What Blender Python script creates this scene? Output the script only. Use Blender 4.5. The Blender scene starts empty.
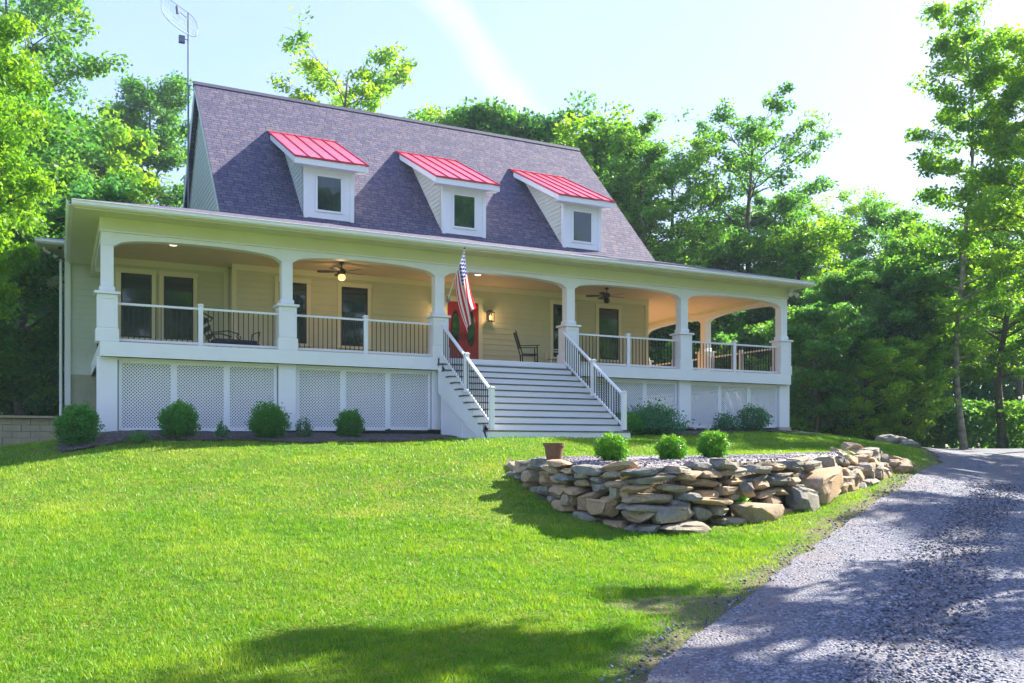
import bpy, bmesh, math, random
import numpy as np
from mathutils import Vector, Matrix, noise
R = math.radians
random.seed(7); rng = np.random.default_rng(7)
scene = bpy.context.scene
col = scene.collection

# ------------------------------------------------------------ camera, sky, sun
CAM = Vector((-1.0, -22.37, -0.32))
FW = Vector((.451, .8925, 0)); RT = Vector((.8925, -.451, 0))
cd = bpy.data.cameras.new('camera'); cam = bpy.data.objects.new('camera', cd); col.objects.link(cam)
cam.location = CAM; cam.rotation_euler = (R(90), 0, -math.atan2(.451, .8925))
cd.sensor_width = 36; cd.lens = 31.59; cd.shift_y = 0.104; cd.clip_end = 3000; cd.clip_start = .05
scene.camera = cam
SUN = Vector((.84, .13, .57)).normalized()
elev = math.asin(SUN.z); azim = math.atan2(SUN.x, SUN.y)
world = bpy.data.worlds.new('World'); scene.world = world; world.use_nodes = True
wn = world.node_tree; wn.nodes.clear()
def N(nt, t, **k):
    n = nt.nodes.new(t)
    for a, b in k.items(): setattr(n, a, b)
    return n
sky = N(wn, 'ShaderNodeTexSky', sky_type='NISHITA'); sky.sun_disc = False
sky.sun_elevation = elev; sky.sun_rotation = azim
sky.air_density = 1.0; sky.dust_density = .7; sky.ozone_density = 2.0; sky.altitude = 0
bg = N(wn, 'ShaderNodeBackground'); bg.inputs[1].default_value = .112
wo = N(wn, 'ShaderNodeOutputWorld')
# thin high cloud and one old contrail, laid out by sky direction
tc = N(wn, 'ShaderNodeTexCoord')
cn = N(wn, 'ShaderNodeTexNoise'); cn.inputs['Scale'].default_value = 2.2; cn.inputs['Detail'].default_value = 6
cr = N(wn, 'ShaderNodeMapRange'); cr.inputs[1].default_value = .45; cr.inputs[2].default_value = .8; cr.inputs[4].default_value = .10
wn.links.new(tc.outputs['Generated'], cn.inputs['Vector']); wn.links.new(cn.outputs[0], cr.inputs[0])
def dirpix(px, py): return (FW + RT*((px-512)/898.5) + Vector((0, 0, (448-py)/898.5))).normalized()
pn = dirpix(400, -40).cross(dirpix(525, 110)).normalized()
dp = N(wn, 'ShaderNodeVectorMath', operation='DOT_PRODUCT'); dp.inputs[1].default_value = pn
nz = N(wn, 'ShaderNodeMath', operation='MULTIPLY_ADD'); nz.inputs[1].default_value = .05; nz.inputs[2].default_value = -.025
ad = N(wn, 'ShaderNodeMath', operation='ADD'); ab = N(wn, 'ShaderNodeMath', operation='ABSOLUTE')
c2 = N(wn, 'ShaderNodeTexNoise'); c2.inputs['Scale'].default_value = 9; c2.inputs['Detail'].default_value = 6
wn.links.new(tc.outputs['Generated'], c2.inputs['Vector']); wn.links.new(c2.outputs[0], nz.inputs[0])
wn.links.new(tc.outputs['Generated'], dp.inputs[0]); wn.links.new(dp.outputs['Value'], ad.inputs[0]); wn.links.new(nz.outputs[0], ad.inputs[1])
wn.links.new(ad.outputs[0], ab.inputs[0])
mr = N(wn, 'ShaderNodeMapRange', interpolation_type='SMOOTHSTEP'); mr.inputs[1].default_value = .002; mr.inputs[2].default_value = .028; mr.inputs[3].default_value = .25; mr.inputs[4].default_value = 0
wn.links.new(ab.outputs[0], mr.inputs[0])
d2 = N(wn, 'ShaderNodeVectorMath', operation='DOT_PRODUCT'); d2.inputs[1].default_value = dirpix(455, 10)
m2 = N(wn, 'ShaderNodeMapRange', interpolation_type='SMOOTHSTEP'); m2.inputs[1].default_value = .984; m2.inputs[2].default_value = .993
wn.links.new(tc.outputs['Generated'], d2.inputs[0]); wn.links.new(d2.outputs['Value'], m2.inputs[0])
mu = N(wn, 'ShaderNodeMath', operation='MULTIPLY'); wn.links.new(mr.outputs[0], mu.inputs[0]); wn.links.new(m2.outputs[0], mu.inputs[1])
mx = N(wn, 'ShaderNodeMath', operation='MAXIMUM'); wn.links.new(mu.outputs[0], mx.inputs[0]); wn.links.new(cr.outputs[0], mx.inputs[1])
cm = N(wn, 'ShaderNodeMixRGB'); cm.inputs[2].default_value = (2.6, 2.5, 2.5, 1)
# soften the sky's range: the bright haze round the sun is pulled towards the rest of the dome
lu = N(wn, 'ShaderNodeVectorMath', operation='DOT_PRODUCT'); lu.inputs[1].default_value = (.2, .7, .1); pw_ = N(wn, 'ShaderNodeMath', operation='POWER'); pw_.inputs[1].default_value = -.60; scl = N(wn, 'ShaderNodeVectorMath', operation='SCALE')
wn.links.new(sky.outputs[0], lu.inputs[0]); wn.links.new(lu.outputs['Value'], pw_.inputs[0]); wn.links.new(sky.outputs[0], scl.inputs[0]); wn.links.new(pw_.outputs[0], scl.inputs['Scale'])
wn.links.new(mx.outputs[0], cm.inputs[0]); wn.links.new(scl.outputs[0], cm.inputs[1])
tn = N(wn, 'ShaderNodeMixRGB', blend_type='MULTIPLY'); tn.inputs[0].default_value = 1; tn.inputs[2].default_value = (1.05, .93, 1.03, 1)
wn.links.new(cm.outputs[0], tn.inputs[1]); wn.links.new(tn.outputs[0], bg.inputs[0]); wn.links.new(bg.outputs[0], wo.inputs[0])
sd = bpy.data.lights.new('sun', 'SUN'); sd.energy = 3.4; sd.angle = R(.5); sd.color = (1, .93, .78)
so = bpy.data.objects.new('sun', sd); col.objects.link(so); so.rotation_euler = (-SUN).to_track_quat('-Z', 'Y').to_euler(); so.location = (20, 0, 30)
scene.view_settings.view_transform = 'Standard'; scene.view_settings.look = 'None'
scene.view_settings.exposure = 2.55; scene.view_settings.gamma = 1
scene.render.engine = 'CYCLES'
scene.cycles.max_bounces = 8; scene.cycles.diffuse_bounces = 4; scene.cycles.transparent_max_bounces = 8

# ------------------------------------------------------------ materials
def mat(name, colr, rough=.6, spec=.4, noise_amt=0, nscale=5, bump=0, bscale=30, col2=None, transl=0, emit=0, metal=0, coat=0, detail=5):
    m = bpy.data.materials.new(name); m.use_nodes = True; nt = m.node_tree; b = nt.nodes['Principled BSDF']
    b.inputs['Roughness'].default_value = rough; b.inputs['Specular IOR Level'].default_value = spec; b.inputs['Metallic'].default_value = metal
    b.inputs['Base Color'].default_value = (*colr, 1)
    m.diffuse_color = (*colr, 1)
    if col2 is not None:
        t = N(nt, 'ShaderNodeTexCoord'); n = N(nt, 'ShaderNodeTexNoise'); n.inputs['Scale'].default_value = nscale; n.inputs['Detail'].default_value = detail
        r = N(nt, 'ShaderNodeMapRange'); r.inputs[1].default_value = .35; r.inputs[2].default_value = .65
        x = N(nt, 'ShaderNodeMixRGB'); x.inputs[1].default_value = (*colr, 1); x.inputs[2].default_value = (*col2, 1)
        nt.links.new(t.outputs['Object'], n.inputs['Vector']); nt.links.new(n.outputs[0], r.inputs[0]); nt.links.new(r.outputs[0], x.inputs[0]); nt.links.new(x.outputs[0], b.inputs['Base Color'])
    if bump:
        t = N(nt, 'ShaderNodeTexCoord'); n = N(nt, 'ShaderNodeTexNoise'); n.inputs['Scale'].default_value = bscale; n.inputs['Detail'].default_value = 6
        u = N(nt, 'ShaderNodeBump'); u.inputs['Strength'].default_value = bump; u.inputs['Distance'].default_value = .02
        nt.links.new(t.outputs['Object'], n.inputs['Vector']); nt.links.new(n.outputs[0], u.inputs['Height']); nt.links.new(u.outputs[0], b.inputs['Normal'])
    if emit:
        b.inputs['Emission Color'].default_value = (*colr, 1); b.inputs['Emission Strength'].default_value = emit
    return m
M = {}
M['white'] = mat('white_trim_paint', (.83, .83, .90), .45, col2=(.79, .80, .86), nscale=1.7, bump=.05, bscale=60)
M['soffit'] = mat('soffit_paint', (.70, .71, .50), .6, col2=(.66, .67, .46), nscale=1.2)
M['siding'] = mat('cream_siding', (.62, .61, .44), .6, col2=(.58, .57, .41), nscale=1.5, bump=.1, bscale=25)
M['siding_grey'] = mat('pale_siding', (.62, .66, .62), .6, col2=(.57, .61, .58), nscale=1.5, bump=.1, bscale=25)
M['trim_cream'] = mat('cream_trim', (.74, .70, .52), .5)
M['ceiling'] = mat('porch_ceiling_paint', (.76, .61, .42), .6, col2=(.72, .58, .39), nscale=2)
M['deck'] = mat('deck_boards', (.52, .30, .14), .6, col2=(.42, .24, .11), nscale=6)
M['tread'] = mat('tread_board', (.07, .075, .085), .6, col2=(.10, .10, .11), nscale=6)
M['gap'] = mat('tread_nosing_dark', (.05, .05, .06), .7)
M['black'] = mat('black_metal', (.015, .015, .017), .4)
M['darkwood'] = mat('dark_painted_wood', (.02, .014, .012), .4)
M['found'] = mat('foundation_block', (.42, .42, .33), .9, col2=(.36, .36, .29), nscale=4, bump=.3)
M['deckshade'] = mat('under_deck_shade', (.05, .05, .06), .9)  # near-black colour stands in for the shade under the deck
M['red'] = mat('red_standing_seam', (.80, .09, .15), .25, spec=.9, col2=(.76, .075, .13), nscale=2)
M['reddoor'] = mat('red_door_paint', (.36, .005, .018), .35, spec=.5)
M['redribs'] = mat('red_seam', (.50, .012, .03), .3, spec=.6)
M['ridge'] = mat('ridge_cap', (.05, .05, .09), .8)
M['brass'] = mat('oil_rubbed_bronze', (.05, .035, .02), .35, metal=.7)
M['pot'] = mat('clay_pot', (.20, .10, .06), .8, col2=(.14, .075, .05), nscale=20, bump=.2)
M['bark'] = mat('bark', (.13, .11, .08), .9, col2=(.07, .06, .045), nscale=6, bump=.8, bscale=14)
M['barkpale'] = mat('pale_bark', (.30, .27, .20), .9, col2=(.12, .11, .08), nscale=4, bump=.8, bscale=14)
M['galv'] = mat('galvanised_steel', (.16, .18, .26), .5, metal=.3)
M['cushion'] = mat('plum_cushion', (.06, .04, .09), .9)
M['lamp'] = mat('lamp_glow', (1, .45, .12), emit=.6)
M['lampw'] = mat('recessed_lamp_glow', (1, .8, .5), emit=.5)
M['chairwhite'] = mat('white_chair_paint', (.7, .7, .62), .5)
M['ceramic'] = mat('white_fixture', (.7, .72, .72), .4)

def shingle():
    m = bpy.data.materials.new('asphalt_shingles'); m.use_nodes = True; nt = m.node_tree; b = nt.nodes['Principled BSDF']; b.inputs['Roughness'].default_value = .85; b.inputs['Specular IOR Level'].default_value = .3
    uv = N(nt, 'ShaderNodeUVMap'); br = N(nt, 'ShaderNodeTexBrick'); br.offset = .37; br.offset_frequency = 2; br.squash = .8; br.squash_frequency = 3
    br.inputs['Scale'].default_value = 1; br.inputs['Brick Width'].default_value = .28; br.inputs['Row Height'].default_value = .14; br.inputs['Mortar Size'].default_value = .016; br.inputs['Mortar Smooth'].default_value = .3; br.inputs['Bias'].default_value = 0
    br.inputs['Color1'].default_value = (.145, .12, .165, 1); br.inputs['Color2'].default_value = (.075, .07, .13, 1); br.inputs['Mortar'].default_value = (.04, .04, .09, 1)
    n = N(nt, 'ShaderNodeTexNoise'); n.inputs['Scale'].default_value = 5; n.inputs['Detail'].default_value = 8
    x = N(nt, 'ShaderNodeMixRGB', blend_type='OVERLAY'); x.inputs[0].default_value = .55
    dn = N(nt, 'ShaderNodeTexNoise'); dn.inputs['Scale'].default_value = 7; dsp = N(nt, 'ShaderNodeVectorMath', operation='MULTIPLY_ADD'); dsp.inputs[1].default_value = (.05, .012, 0)
    nt.links.new(uv.outputs[0], dn.inputs['Vector']); nt.links.new(dn.outputs['Color'], dsp.inputs[0]); nt.links.new(uv.outputs[0], dsp.inputs[2])
    nt.links.new(dsp.outputs[0], br.inputs['Vector']); nt.links.new(uv.outputs[0], n.inputs['Vector']); nt.links.new(br.outputs['Color'], x.inputs[1]); nt.links.new(n.outputs[0], x.inputs[2])
    nt.links.new(x.outputs[0], b.inputs['Base Color'])
    bp = N(nt, 'ShaderNodeBump'); bp.inputs['Distance'].default_value = .02; bp.inputs['Strength'].default_value = .6; bp.invert = True
    nt.links.new(br.outputs['Fac'], bp.inputs['Height']); nt.links.new(bp.outputs[0], b.inputs['Normal'])
    return m
M['shingle'] = shingle()

def glassmat(name, c, r=.03):
    m = mat(name, c, r, spec=.9)
    nt = m.node_tree; b = nt.nodes['Principled BSDF']
    t = N(nt, 'ShaderNodeTexCoord'); n = N(nt, 'ShaderNodeTexNoise'); n.inputs['Scale'].default_value = 1.3
    u = N(nt, 'ShaderNodeBump'); u.inputs['Strength'].default_value = .04; u.inputs['Distance'].default_value = .05
    nt.links.new(t.outputs['Object'], n.inputs['Vector']); nt.links.new(n.outputs[0], u.inputs['Height']); nt.links.new(u.outputs[0], b.inputs['Normal'])
    return m
M['glass'] = glassmat('window_glass', (.012, .03, .03))
M['blind'] = mat('window_screen', (.02, .06, .05), .5)

def leafmat(name, c1, c2, c3, tr=.45):
    m = bpy.data.materials.new(name); m.use_nodes = True; nt = m.node_tree; nt.nodes.clear()
    o = N(nt, 'ShaderNodeOutputMaterial'); at = N(nt, 'ShaderNodeAttribute', attribute_name='vary'); oi = N(nt, 'ShaderNodeObjectInfo')
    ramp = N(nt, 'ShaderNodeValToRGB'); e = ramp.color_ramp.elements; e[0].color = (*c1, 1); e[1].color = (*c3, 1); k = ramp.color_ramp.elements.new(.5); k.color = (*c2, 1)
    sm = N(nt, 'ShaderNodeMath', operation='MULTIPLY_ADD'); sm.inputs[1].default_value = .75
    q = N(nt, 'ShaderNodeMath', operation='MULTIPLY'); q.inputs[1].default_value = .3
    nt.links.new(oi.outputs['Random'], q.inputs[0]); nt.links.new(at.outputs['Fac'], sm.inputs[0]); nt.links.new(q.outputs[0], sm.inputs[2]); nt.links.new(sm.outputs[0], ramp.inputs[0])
    d = N(nt, 'ShaderNodeBsdfPrincipled'); d.inputs['Roughness'].default_value = .5; d.inputs['Specular IOR Level'].default_value = .35
    t = N(nt, 'ShaderNodeBsdfTranslucent'); x = N(nt, 'ShaderNodeMixShader'); x.inputs[0].default_value = tr
    g = N(nt, 'ShaderNodeMixRGB', blend_type='MULTIPLY'); g.inputs[0].default_value = 1; g.inputs[2].default_value = (1.5, 1.35, .5, 1)
    nt.links.new(ramp.outputs[0], d.inputs['Base Color']); nt.links.new(ramp.outputs[0], g.inputs[1]); nt.links.new(g.outputs[0], t.inputs['Color'])
    nt.links.new(d.outputs[0], x.inputs[1]); nt.links.new(t.outputs[0], x.inputs[2]); nt.links.new(x.outputs[0], o.inputs[0])
    return m
M['leaf'] = leafmat('leaf_green', (.04, .16, .07), (.08, .24, .06), (.18, .36, .04), .62)
M['leafteal'] = leafmat('leaf_dark_teal', (.03, .16, .11), (.06, .23, .10), (.14, .34, .06), .62)
M['leaflime'] = leafmat('leaf_lime', (.07, .22, .03), (.14, .33, .03), (.30, .48, .03), .6)
M['leafshrub'] = leafmat('leaf_shrub', (.02, .15, .025), (.045, .24, .025), (.12, .36, .03), .35)
M['leafbright'] = leafmat('leaf_boxwood', (.05, .22, .015), (.10, .33, .015), (.24, .46, .02), .3)
M['leafblue'] = leafmat('leaf_bluish', (.025, .15, .09), (.055, .22, .12), (.12, .32, .10), .35)
M['blade'] = leafmat('grass_blade', (.035, .18, .012), (.12, .30, .012), (.28, .40, .035), .4)

def groundmat():
    m = bpy.data.materials.new('lawn_and_forest_floor'); m.use_nodes = True; nt = m.node_tree; b = nt.nodes['Principled BSDF']; b.inputs['Roughness'].default_value = .9; b.inputs['Specular IOR Level'].default_value = .1
    g = N(nt, 'ShaderNodeNewGeometry')
    n = N(nt, 'ShaderNodeTexNoise'); n.inputs['Scale'].default_value = .9; n.inputs['Detail'].default_value = 9; n.inputs['Roughness'].default_value = .7
    n2 = N(nt, 'ShaderNodeTexNoise'); n2.inputs['Scale'].default_value = 26; n2.inputs['Detail'].default_value = 5
    r = N(nt, 'ShaderNodeValToRGB'); e = r.color_ramp.elements; e[0].position = .32; e[0].color = (.045, .13, .010, 1); e[1].position = .68; e[1].color = (.21, .235, .03, 1)
    x = N(nt, 'ShaderNodeMixRGB', blend_type='OVERLAY'); x.inputs[0].default_value = .6
    for q in (n, n2): nt.links.new(g.outputs['Position'], q.inputs['Vector'])
    nt.links.new(n.outputs[0], r.inputs[0]); nt.links.new(r.outputs[0], x.inputs[1]); nt.links.new(n2.outputs[0], x.inputs[2])
    at = N(nt, 'ShaderNodeAttribute', attribute_name='soil')
    f = N(nt, 'ShaderNodeMixRGB'); f.inputs[2].default_value = (.15, .125, .085, 1); nt.links.new(at.outputs['Fac'], f.inputs[0]); nt.links.new(x.outputs[0], f.inputs[1])
    nt.links.new(f.outputs[0], b.inputs['Base Color'])
    bp = N(nt, 'ShaderNodeBump'); bp.inputs['Distance'].default_value = .05; nt.links.new(n2.outputs[0], bp.inputs['Height']); nt.links.new(bp.outputs[0], b.inputs['Normal'])
    return m
M['ground'] = groundmat()

def gravelmat(name, ca, cb, cc, scale, patch=True, drive=False):
    m = bpy.data.materials.new(name); m.use_nodes = True; nt = m.node_tree; b = nt.nodes['Principled BSDF']; b.inputs['Roughness'].default_value = .85
    g = N(nt, 'ShaderNodeNewGeometry'); v = N(nt, 'ShaderNodeTexVoronoi'); v.inputs['Scale'].default_value = scale; v.inputs['Randomness'].default_value = 1
    nt.links.new(g.outputs['Position'], v.inputs['Vector'])
    s = N(nt, 'ShaderNodeSeparateColor'); nt.links.new(v.outputs['Color'], s.inputs[0])
    r = N(nt, 'ShaderNodeValToRGB'); e = r.color_ramp.elements; e[0].color = (*ca, 1); e[1].color = (*cc, 1); k = e.new(.6); k.color = (*cb, 1)
    nt.links.new(s.outputs[0], r.inputs[0])
    n = N(nt, 'ShaderNodeTexNoise'); n.inputs['Scale'].default_value = .45; n.inputs['Detail'].default_value = 8; n.inputs['Roughness'].default_value = .65
    nt.links.new(g.outputs['Position'], n.inputs['Vector'])
    mr = N(nt, 'ShaderNodeMapRange'); mr.inputs[1].default_value = .52; mr.inputs[2].default_value = .68; mr.inputs[4].default_value = .6 if patch else 0
    nt.links.new(n.outputs[0], mr.inputs[0])
    x = N(nt, 'ShaderNodeMixRGB'); x.inputs[2].default_value = (.18, .17, .20, 1); nt.links.new(mr.outputs[0], x.inputs[0]); nt.links.new(r.outputs[0], x.inputs[1])
    out = x.outputs[0]
    if drive:   # packed wheel tracks and earthy margins are part of the surface itself
        a1 = N(nt, 'ShaderNodeAttribute', attribute_name='edge'); n3 = N(nt, 'ShaderNodeTexNoise'); n3.inputs['Scale'].default_value = 1.6; n3.inputs['Detail'].default_value = 7; nt.links.new(g.outputs['Position'], n3.inputs['Vector'])
        q = N(nt, 'ShaderNodeMath', operation='MULTIPLY'); q2 = N(nt, 'ShaderNodeMapRange'); q2.inputs[1].default_value = .3; q2.inputs[2].default_value = .65
        nt.links.new(n3.outputs[0], q2.inputs[0]); nt.links.new(a1.outputs['Fac'], q.inputs[0]); nt.links.new(q2.outputs[0], q.inputs[1])
        y_ = N(nt, 'ShaderNodeMixRGB'); y_.inputs[2].default_value = (.165, .14, .15, 1); nt.links.new(q.outputs[0], y_.inputs[0]); nt.links.new(out, y_.inputs[1]); out = y_.outputs[0]
    nt.links.new(out, b.inputs['Base Color'])
    bp = N(nt, 'ShaderNodeBump'); bp.inputs['Distance'].default_value = .02; bp.inputs['Strength'].default_value = 1; bp.invert = True
    nt.links.new(v.outputs['Distance'], bp.inputs['Height']); nt.links.new(bp.outputs[0], b.inputs['Normal'])
    return m
M['gravel'] = gravelmat('driveway_gravel', (.04, .046, .078), (.10, .112, .165), (.29, .30, .38), 40, True, True)
M['bedgravel'] = gravelmat('bed_gravel', (.08, .07, .08), (.22, .19, .21), (.50, .46, .48), 30, False)
M['mulch'] = gravelmat('mulch', (.025, .020, .024), (.06, .045, .05), (.16, .12, .13), 22, False)

def stonemat(name, a, b_, c):
    m = bpy.data.materials.new(name); m.use_nodes = True; nt = m.node_tree; b = nt.nodes['Principled BSDF']; b.inputs['Roughness'].default_value = .85; b.inputs['Specular IOR Level'].default_value = .3
    tc = N(nt, 'ShaderNodeTexCoord'); oi = N(nt, 'ShaderNodeObjectInfo')
    mp = N(nt, 'ShaderNodeVectorMath', operation='ADD'); nt.links.new(tc.outputs['Object'], mp.inputs[0]); nt.links.new(oi.outputs['Location'], mp.inputs[1])
    n = N(nt, 'ShaderNodeTexNoise'); n.inputs['Scale'].default_value = 4.5; n.inputs['Detail'].default_value = 9; n.inputs['Roughness'].default_value = .7; n.inputs['Distortion'].default_value = .6
    nt.links.new(mp.outputs[0], n.inputs['Vector'])
    at = N(nt, 'ShaderNodeAttribute', attribute_name='vary')
    ad = N(nt, 'ShaderNodeMath', operation='MULTIPLY_ADD'); ad.inputs[1].default_value = .8; nt.links.new(at.outputs['Fac'], ad.inputs[0])
    sb = N(nt, 'ShaderNodeMath', operation='SUBTRACT'); sb.inputs[1].default_value = .25; nt.links.new(n.outputs[0], sb.inputs[0]); nt.links.new(sb.outputs[0], ad.inputs[2])
    r = N(nt, 'ShaderNodeValToRGB'); e = r.color_ramp.elements; e[0].position = .15; e[0].color = (*a, 1); e[1].position = .8; e[1].color = (*c, 1); k = e.new(.48); k.color = (*b_, 1)
    nt.links.new(ad.outputs[0], r.inputs[0])
    n2 = N(nt, 'ShaderNodeTexNoise'); n2.inputs['Scale'].default_value = 18; n2.inputs['Detail'].default_value = 8; n2.inputs['Roughness'].default_value = .75; nt.links.new(mp.outputs[0], n2.inputs['Vector'])
    ov = N(nt, 'ShaderNodeMixRGB', blend_type='OVERLAY'); ov.inputs[0].default_value = .7; nt.links.new(r.outputs[0], ov.inputs[1]); nt.links.new(n2.outputs[0], ov.inputs[2])
    nt.links.new(ov.outputs[0], b.inputs['Base Color'])
    bp = N(nt, 'ShaderNodeBump'); bp.inputs['Distance'].default_value = .04; bp.inputs['Strength'].default_value = .9; nt.links.new(n2.outputs[0], bp.inputs['Height']); nt.links.new(bp.outputs[0], b.inputs['Normal'])
    return m
M['stone'] = stonemat('fieldstone', (.15, .165, .19), (.30, .26, .21), (.44, .30, .19))

# ------------------------------------------------------------ object helpers
ORG = {}
def tag(o, label=None, cat=None, group=None, kind=None):
    if label: o['label'] = label
    if cat: o['category'] = cat
    if group: o['group'] = group
    if kind: o['kind'] = kind
    return o
def thing(name, loc, label, cat, group=None, rz=0):
    o = bpy.data.objects.new(name, None); col.objects.link(o); o.location = loc; o.rotation_euler[2] = rz; o.empty_display_size = .2
    ORG[o] = Vector(loc) if rz == 0 else Vector((0, 0, 0))
    return tag(o, label, cat, group)
class MB:
    def __init__(s): s.v = []; s.f = []; s.uv = []
    def add(s, vs, fs, uvs=None):
        k = len(s.v); s.v += [tuple(v) for v in vs]; s.f += [tuple(i+k for i in f) for f in fs]
        for i, f in enumerate(fs): s.uv.append(uvs[i] if uvs else None)
        return s
    def box(s, x0, x1, y0, y1, z0, z1):
        return s.add([(x0,y0,z0),(x1,y0,z0),(x1,y1,z0),(x0,y1,z0),(x0,y0,z1),(x1,y0,z1),(x1,y1,z1),(x0,y1,z1)],
              [(0,3,2,1),(4,5,6,7),(0,1,5,4),(1,2,6,5),(2,3,7,6),(3,0,4,7)])
    def obox(s, c, hx, hy, hz):  # oriented box: centre + three half vectors
        c = Vector(c); vs = [c+a*hx+b*hy+d*hz for d in (-1,1) for a, b in ((-1,-1),(1,-1),(1,1),(-1,1))]
        return s.add(vs, [(0,3,2,1),(4,5,6,7),(0,1,5,4),(1,2,6,5),(2,3,7,6),(3,0,4,7)])
    def bar(s, p, q, w, h, up=(0,0,1)):
        p = Vector(p); q = Vector(q); d = (q-p); L = d.length; d.normalize(); u = Vector(up)
        sd_ = d.cross(u)
        if sd_.length < 1e-4: sd_ = d.cross(Vector((0, 1, 0)))
        sd_.normalize(); u = sd_.cross(d)
        return s.obox((p+q)/2, d*L/2, sd_*w/2, u*h/2)
    def tube(s, pts, rs, n=8, cap=True):
        pts = [Vector(p) for p in pts]
        if not hasattr(rs, '__len__'): rs = [rs]*len(pts)
        vs = []; prev = None
        for i, p in enumerate(pts):
            d = (pts[min(i+1, len(pts)-1)]-pts[max(i-1, 0)]).normalized()
            if prev is None:
                a = d.cross(Vector((0, 0, 1)))
                if a.length < .05: a = d.cross(Vector((1, 0, 0)))
            else: a = prev-d*prev.dot(d)
            a.normalize(); prev = a; b = d.cross(a)
            for k in range(n):
                t = 2*math.pi*k/n; vs.append(p+(a*math.cos(t)+b*math.sin(t))*rs[i])
        fs = [(i*n+k, i*n+(k+1) % n, (i+1)*n+(k+1) % n, (i+1)*n+k) for i in range(len(pts)-1) for k in range(n)]
        if cap: fs += [tuple(range(n-1, -1, -1)), tuple((len(pts)-1)*n+k for k in range(n))]
        return s.add(vs, fs)
    def lathe(s, c, prof, n=20):
        vs = [(c[0]+r*math.cos(2*math.pi*k/n), c[1]+r*math.sin(2*math.pi*k/n), c[2]+z) for r, z in prof for k in range(n)]
        fs = [(i*n+k, i*n+(k+1) % n, (i+1)*n+(k+1) % n, (i+1)*n+k) for i in range(len(prof)-1) for k in range(n)]
        fs += [tuple(range(n-1, -1, -1)), tuple((len(prof)-1)*n+k for k in range(n))]
        return s.add(vs, fs)
    def build(s, name, m, parent=None, bevel=0, smooth=False, recalc=False):
        me = bpy.data.meshes.new(name); V = np.array(s.v, dtype=float)
        o0 = Vector(((V[:,0].min()+V[:,0].max())/2, (V[:,1].min()+V[:,1].max())/2, V[:,2].min()))
        me.from_pydata([tuple(Vector(v)-o0) for v in s.v], [], s.f); me.update()
        if any(u is not None for u in s.uv):
            ul = me.uv_layers.new(name='UVMap')
            for p, u in zip(me.polygons, s.uv):
                if u:
                    for li, q in zip(p.loop_indices, u): ul.data[li].uv = q
        if m: me.materials.append(m)
        o = bpy.data.objects.new(name, me); col.objects.link(o)
        ORG[o] = o0
        if parent: o.parent = parent; o.location = o0-ORG[parent]
        else: o.location = o0
        if smooth:
            for p in me.polygons: p.use_smooth = True
        if bevel:
            b = o.modifiers.new('bevel', 'BEVEL'); b.width = bevel; b.segments = 2; b.limit_method = 'ANGLE'
        return o
def box(name, m, parent, *a, bevel=0): return MB().box(*a).build(name, m, parent, bevel)

# ------------------------------------------------------------ terrain
def W(u, d): p = CAM+RT*u+FW*d; return (p.x, p.y)
def pt(px, py, d): x, y = W((px-512)/898.5*d, d); return (x, y, -.32-(py-448)*d/898.5)
ctrl = [(-4,1,-.38),(-1.6,1.5,-.28),(-.8,-.3,-.1),(0,0,0),(5,0,0),(8,0,0),(12,0,.05),(16,0,.12),(20.4,0,.2),(22,0,.15),(0,6,.05),(6,6,.05),(12,6,.1),(20,6,.2),(20,14,.2),(4,14,.1),
  (8,-3.4,-.10),(12,-3.4,-.10),(10,-2,-.02),(1,-1.8,-.26),(5,-1.8,-.2),(7.3,-1.9,-.16),(14,-2,.0),(18,-2,.08),(-4,4,-.15),(-8,8,-.3),(-6,16,-.2)]
ctrl += [pt(*a) for a in [(850,439,31),(905,447,34),(940,465,25),(880,500,16),(760,590,9.5),(645,683,6.4),(1024,683,6.2),(1024,560,11),(1024,500,18),(1024,465,27),(1024,450,38),(905,450,37),
  (640,533,13),(570,514,14),(522,482,15.7),(505,464,17),(740,521,14),(800,509,15.2),(850,491,17.5),(893,467,21.5),
  (0,683,6.5),(300,683,6.4),(0,560,10),(300,560,10.3),(500,560,11),(0,500,14),(300,500,14.3),(450,483,15.5),(0,465,18),(300,457,18.6),(0,449,22),(440,442,21),(800,445,24.5),(930,480,20),(1200,470,24),(1300,560,11)]]
for u, d, z in [(0,0,-2.0),(-6,0,-2.0),(6,0,-2.0),(0,-8,-2.1),(-12,8,-1.8),(14,8,-1.9),(20,30,-.8),(30,60,-.4),(-20,25,-.5),(0,60,-.2),(-25,55,-.3),(10,48,-.3),(22,45,-.4),(-12,-8,-2.1),(14,-8,-2.1)]:
    ctrl.append((*W(u, d), z))
ctrl = np.array([(c[0], c[1], c[2]) for c in ctrl])
def tps(ct):
    n = len(ct); P = ct[:, :2]; D = np.linalg.norm(P[:,None]-P[None], axis=2); K = np.where(D > 0, D**2*np.log(D+1e-9), 0)+np.eye(n)*.6
    A = np.zeros((n+3, n+3)); A[:n,:n] = K; A[:n,n] = 1; A[:n,n+1:] = P; A[n,:n] = 1; A[n+1:,:n] = P.T
    w = np.linalg.solve(A, np.r_[ct[:,2], 0, 0, 0])
    def f(x, y):
        x = np.asarray(x, float); y = np.asarray(y, float); s = w[n]+w[n+1]*x+w[n+2]*y
        for i in range(n):
            r2 = (x-P[i,0])**2+(y-P[i,1])**2; s = s+w[i]*.5*r2*np.log(r2+1e-9)
        return s
    return f
Lf = tps(ctrl)
def cs(x, y):  # world -> (u, d)
    dx = np.asarray(x, float)-CAM.x; dy = np.asarray(y, float)-CAM.y; return dx*RT.x+dy*RT.y, dx*FW.x+dy*FW.y
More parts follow.
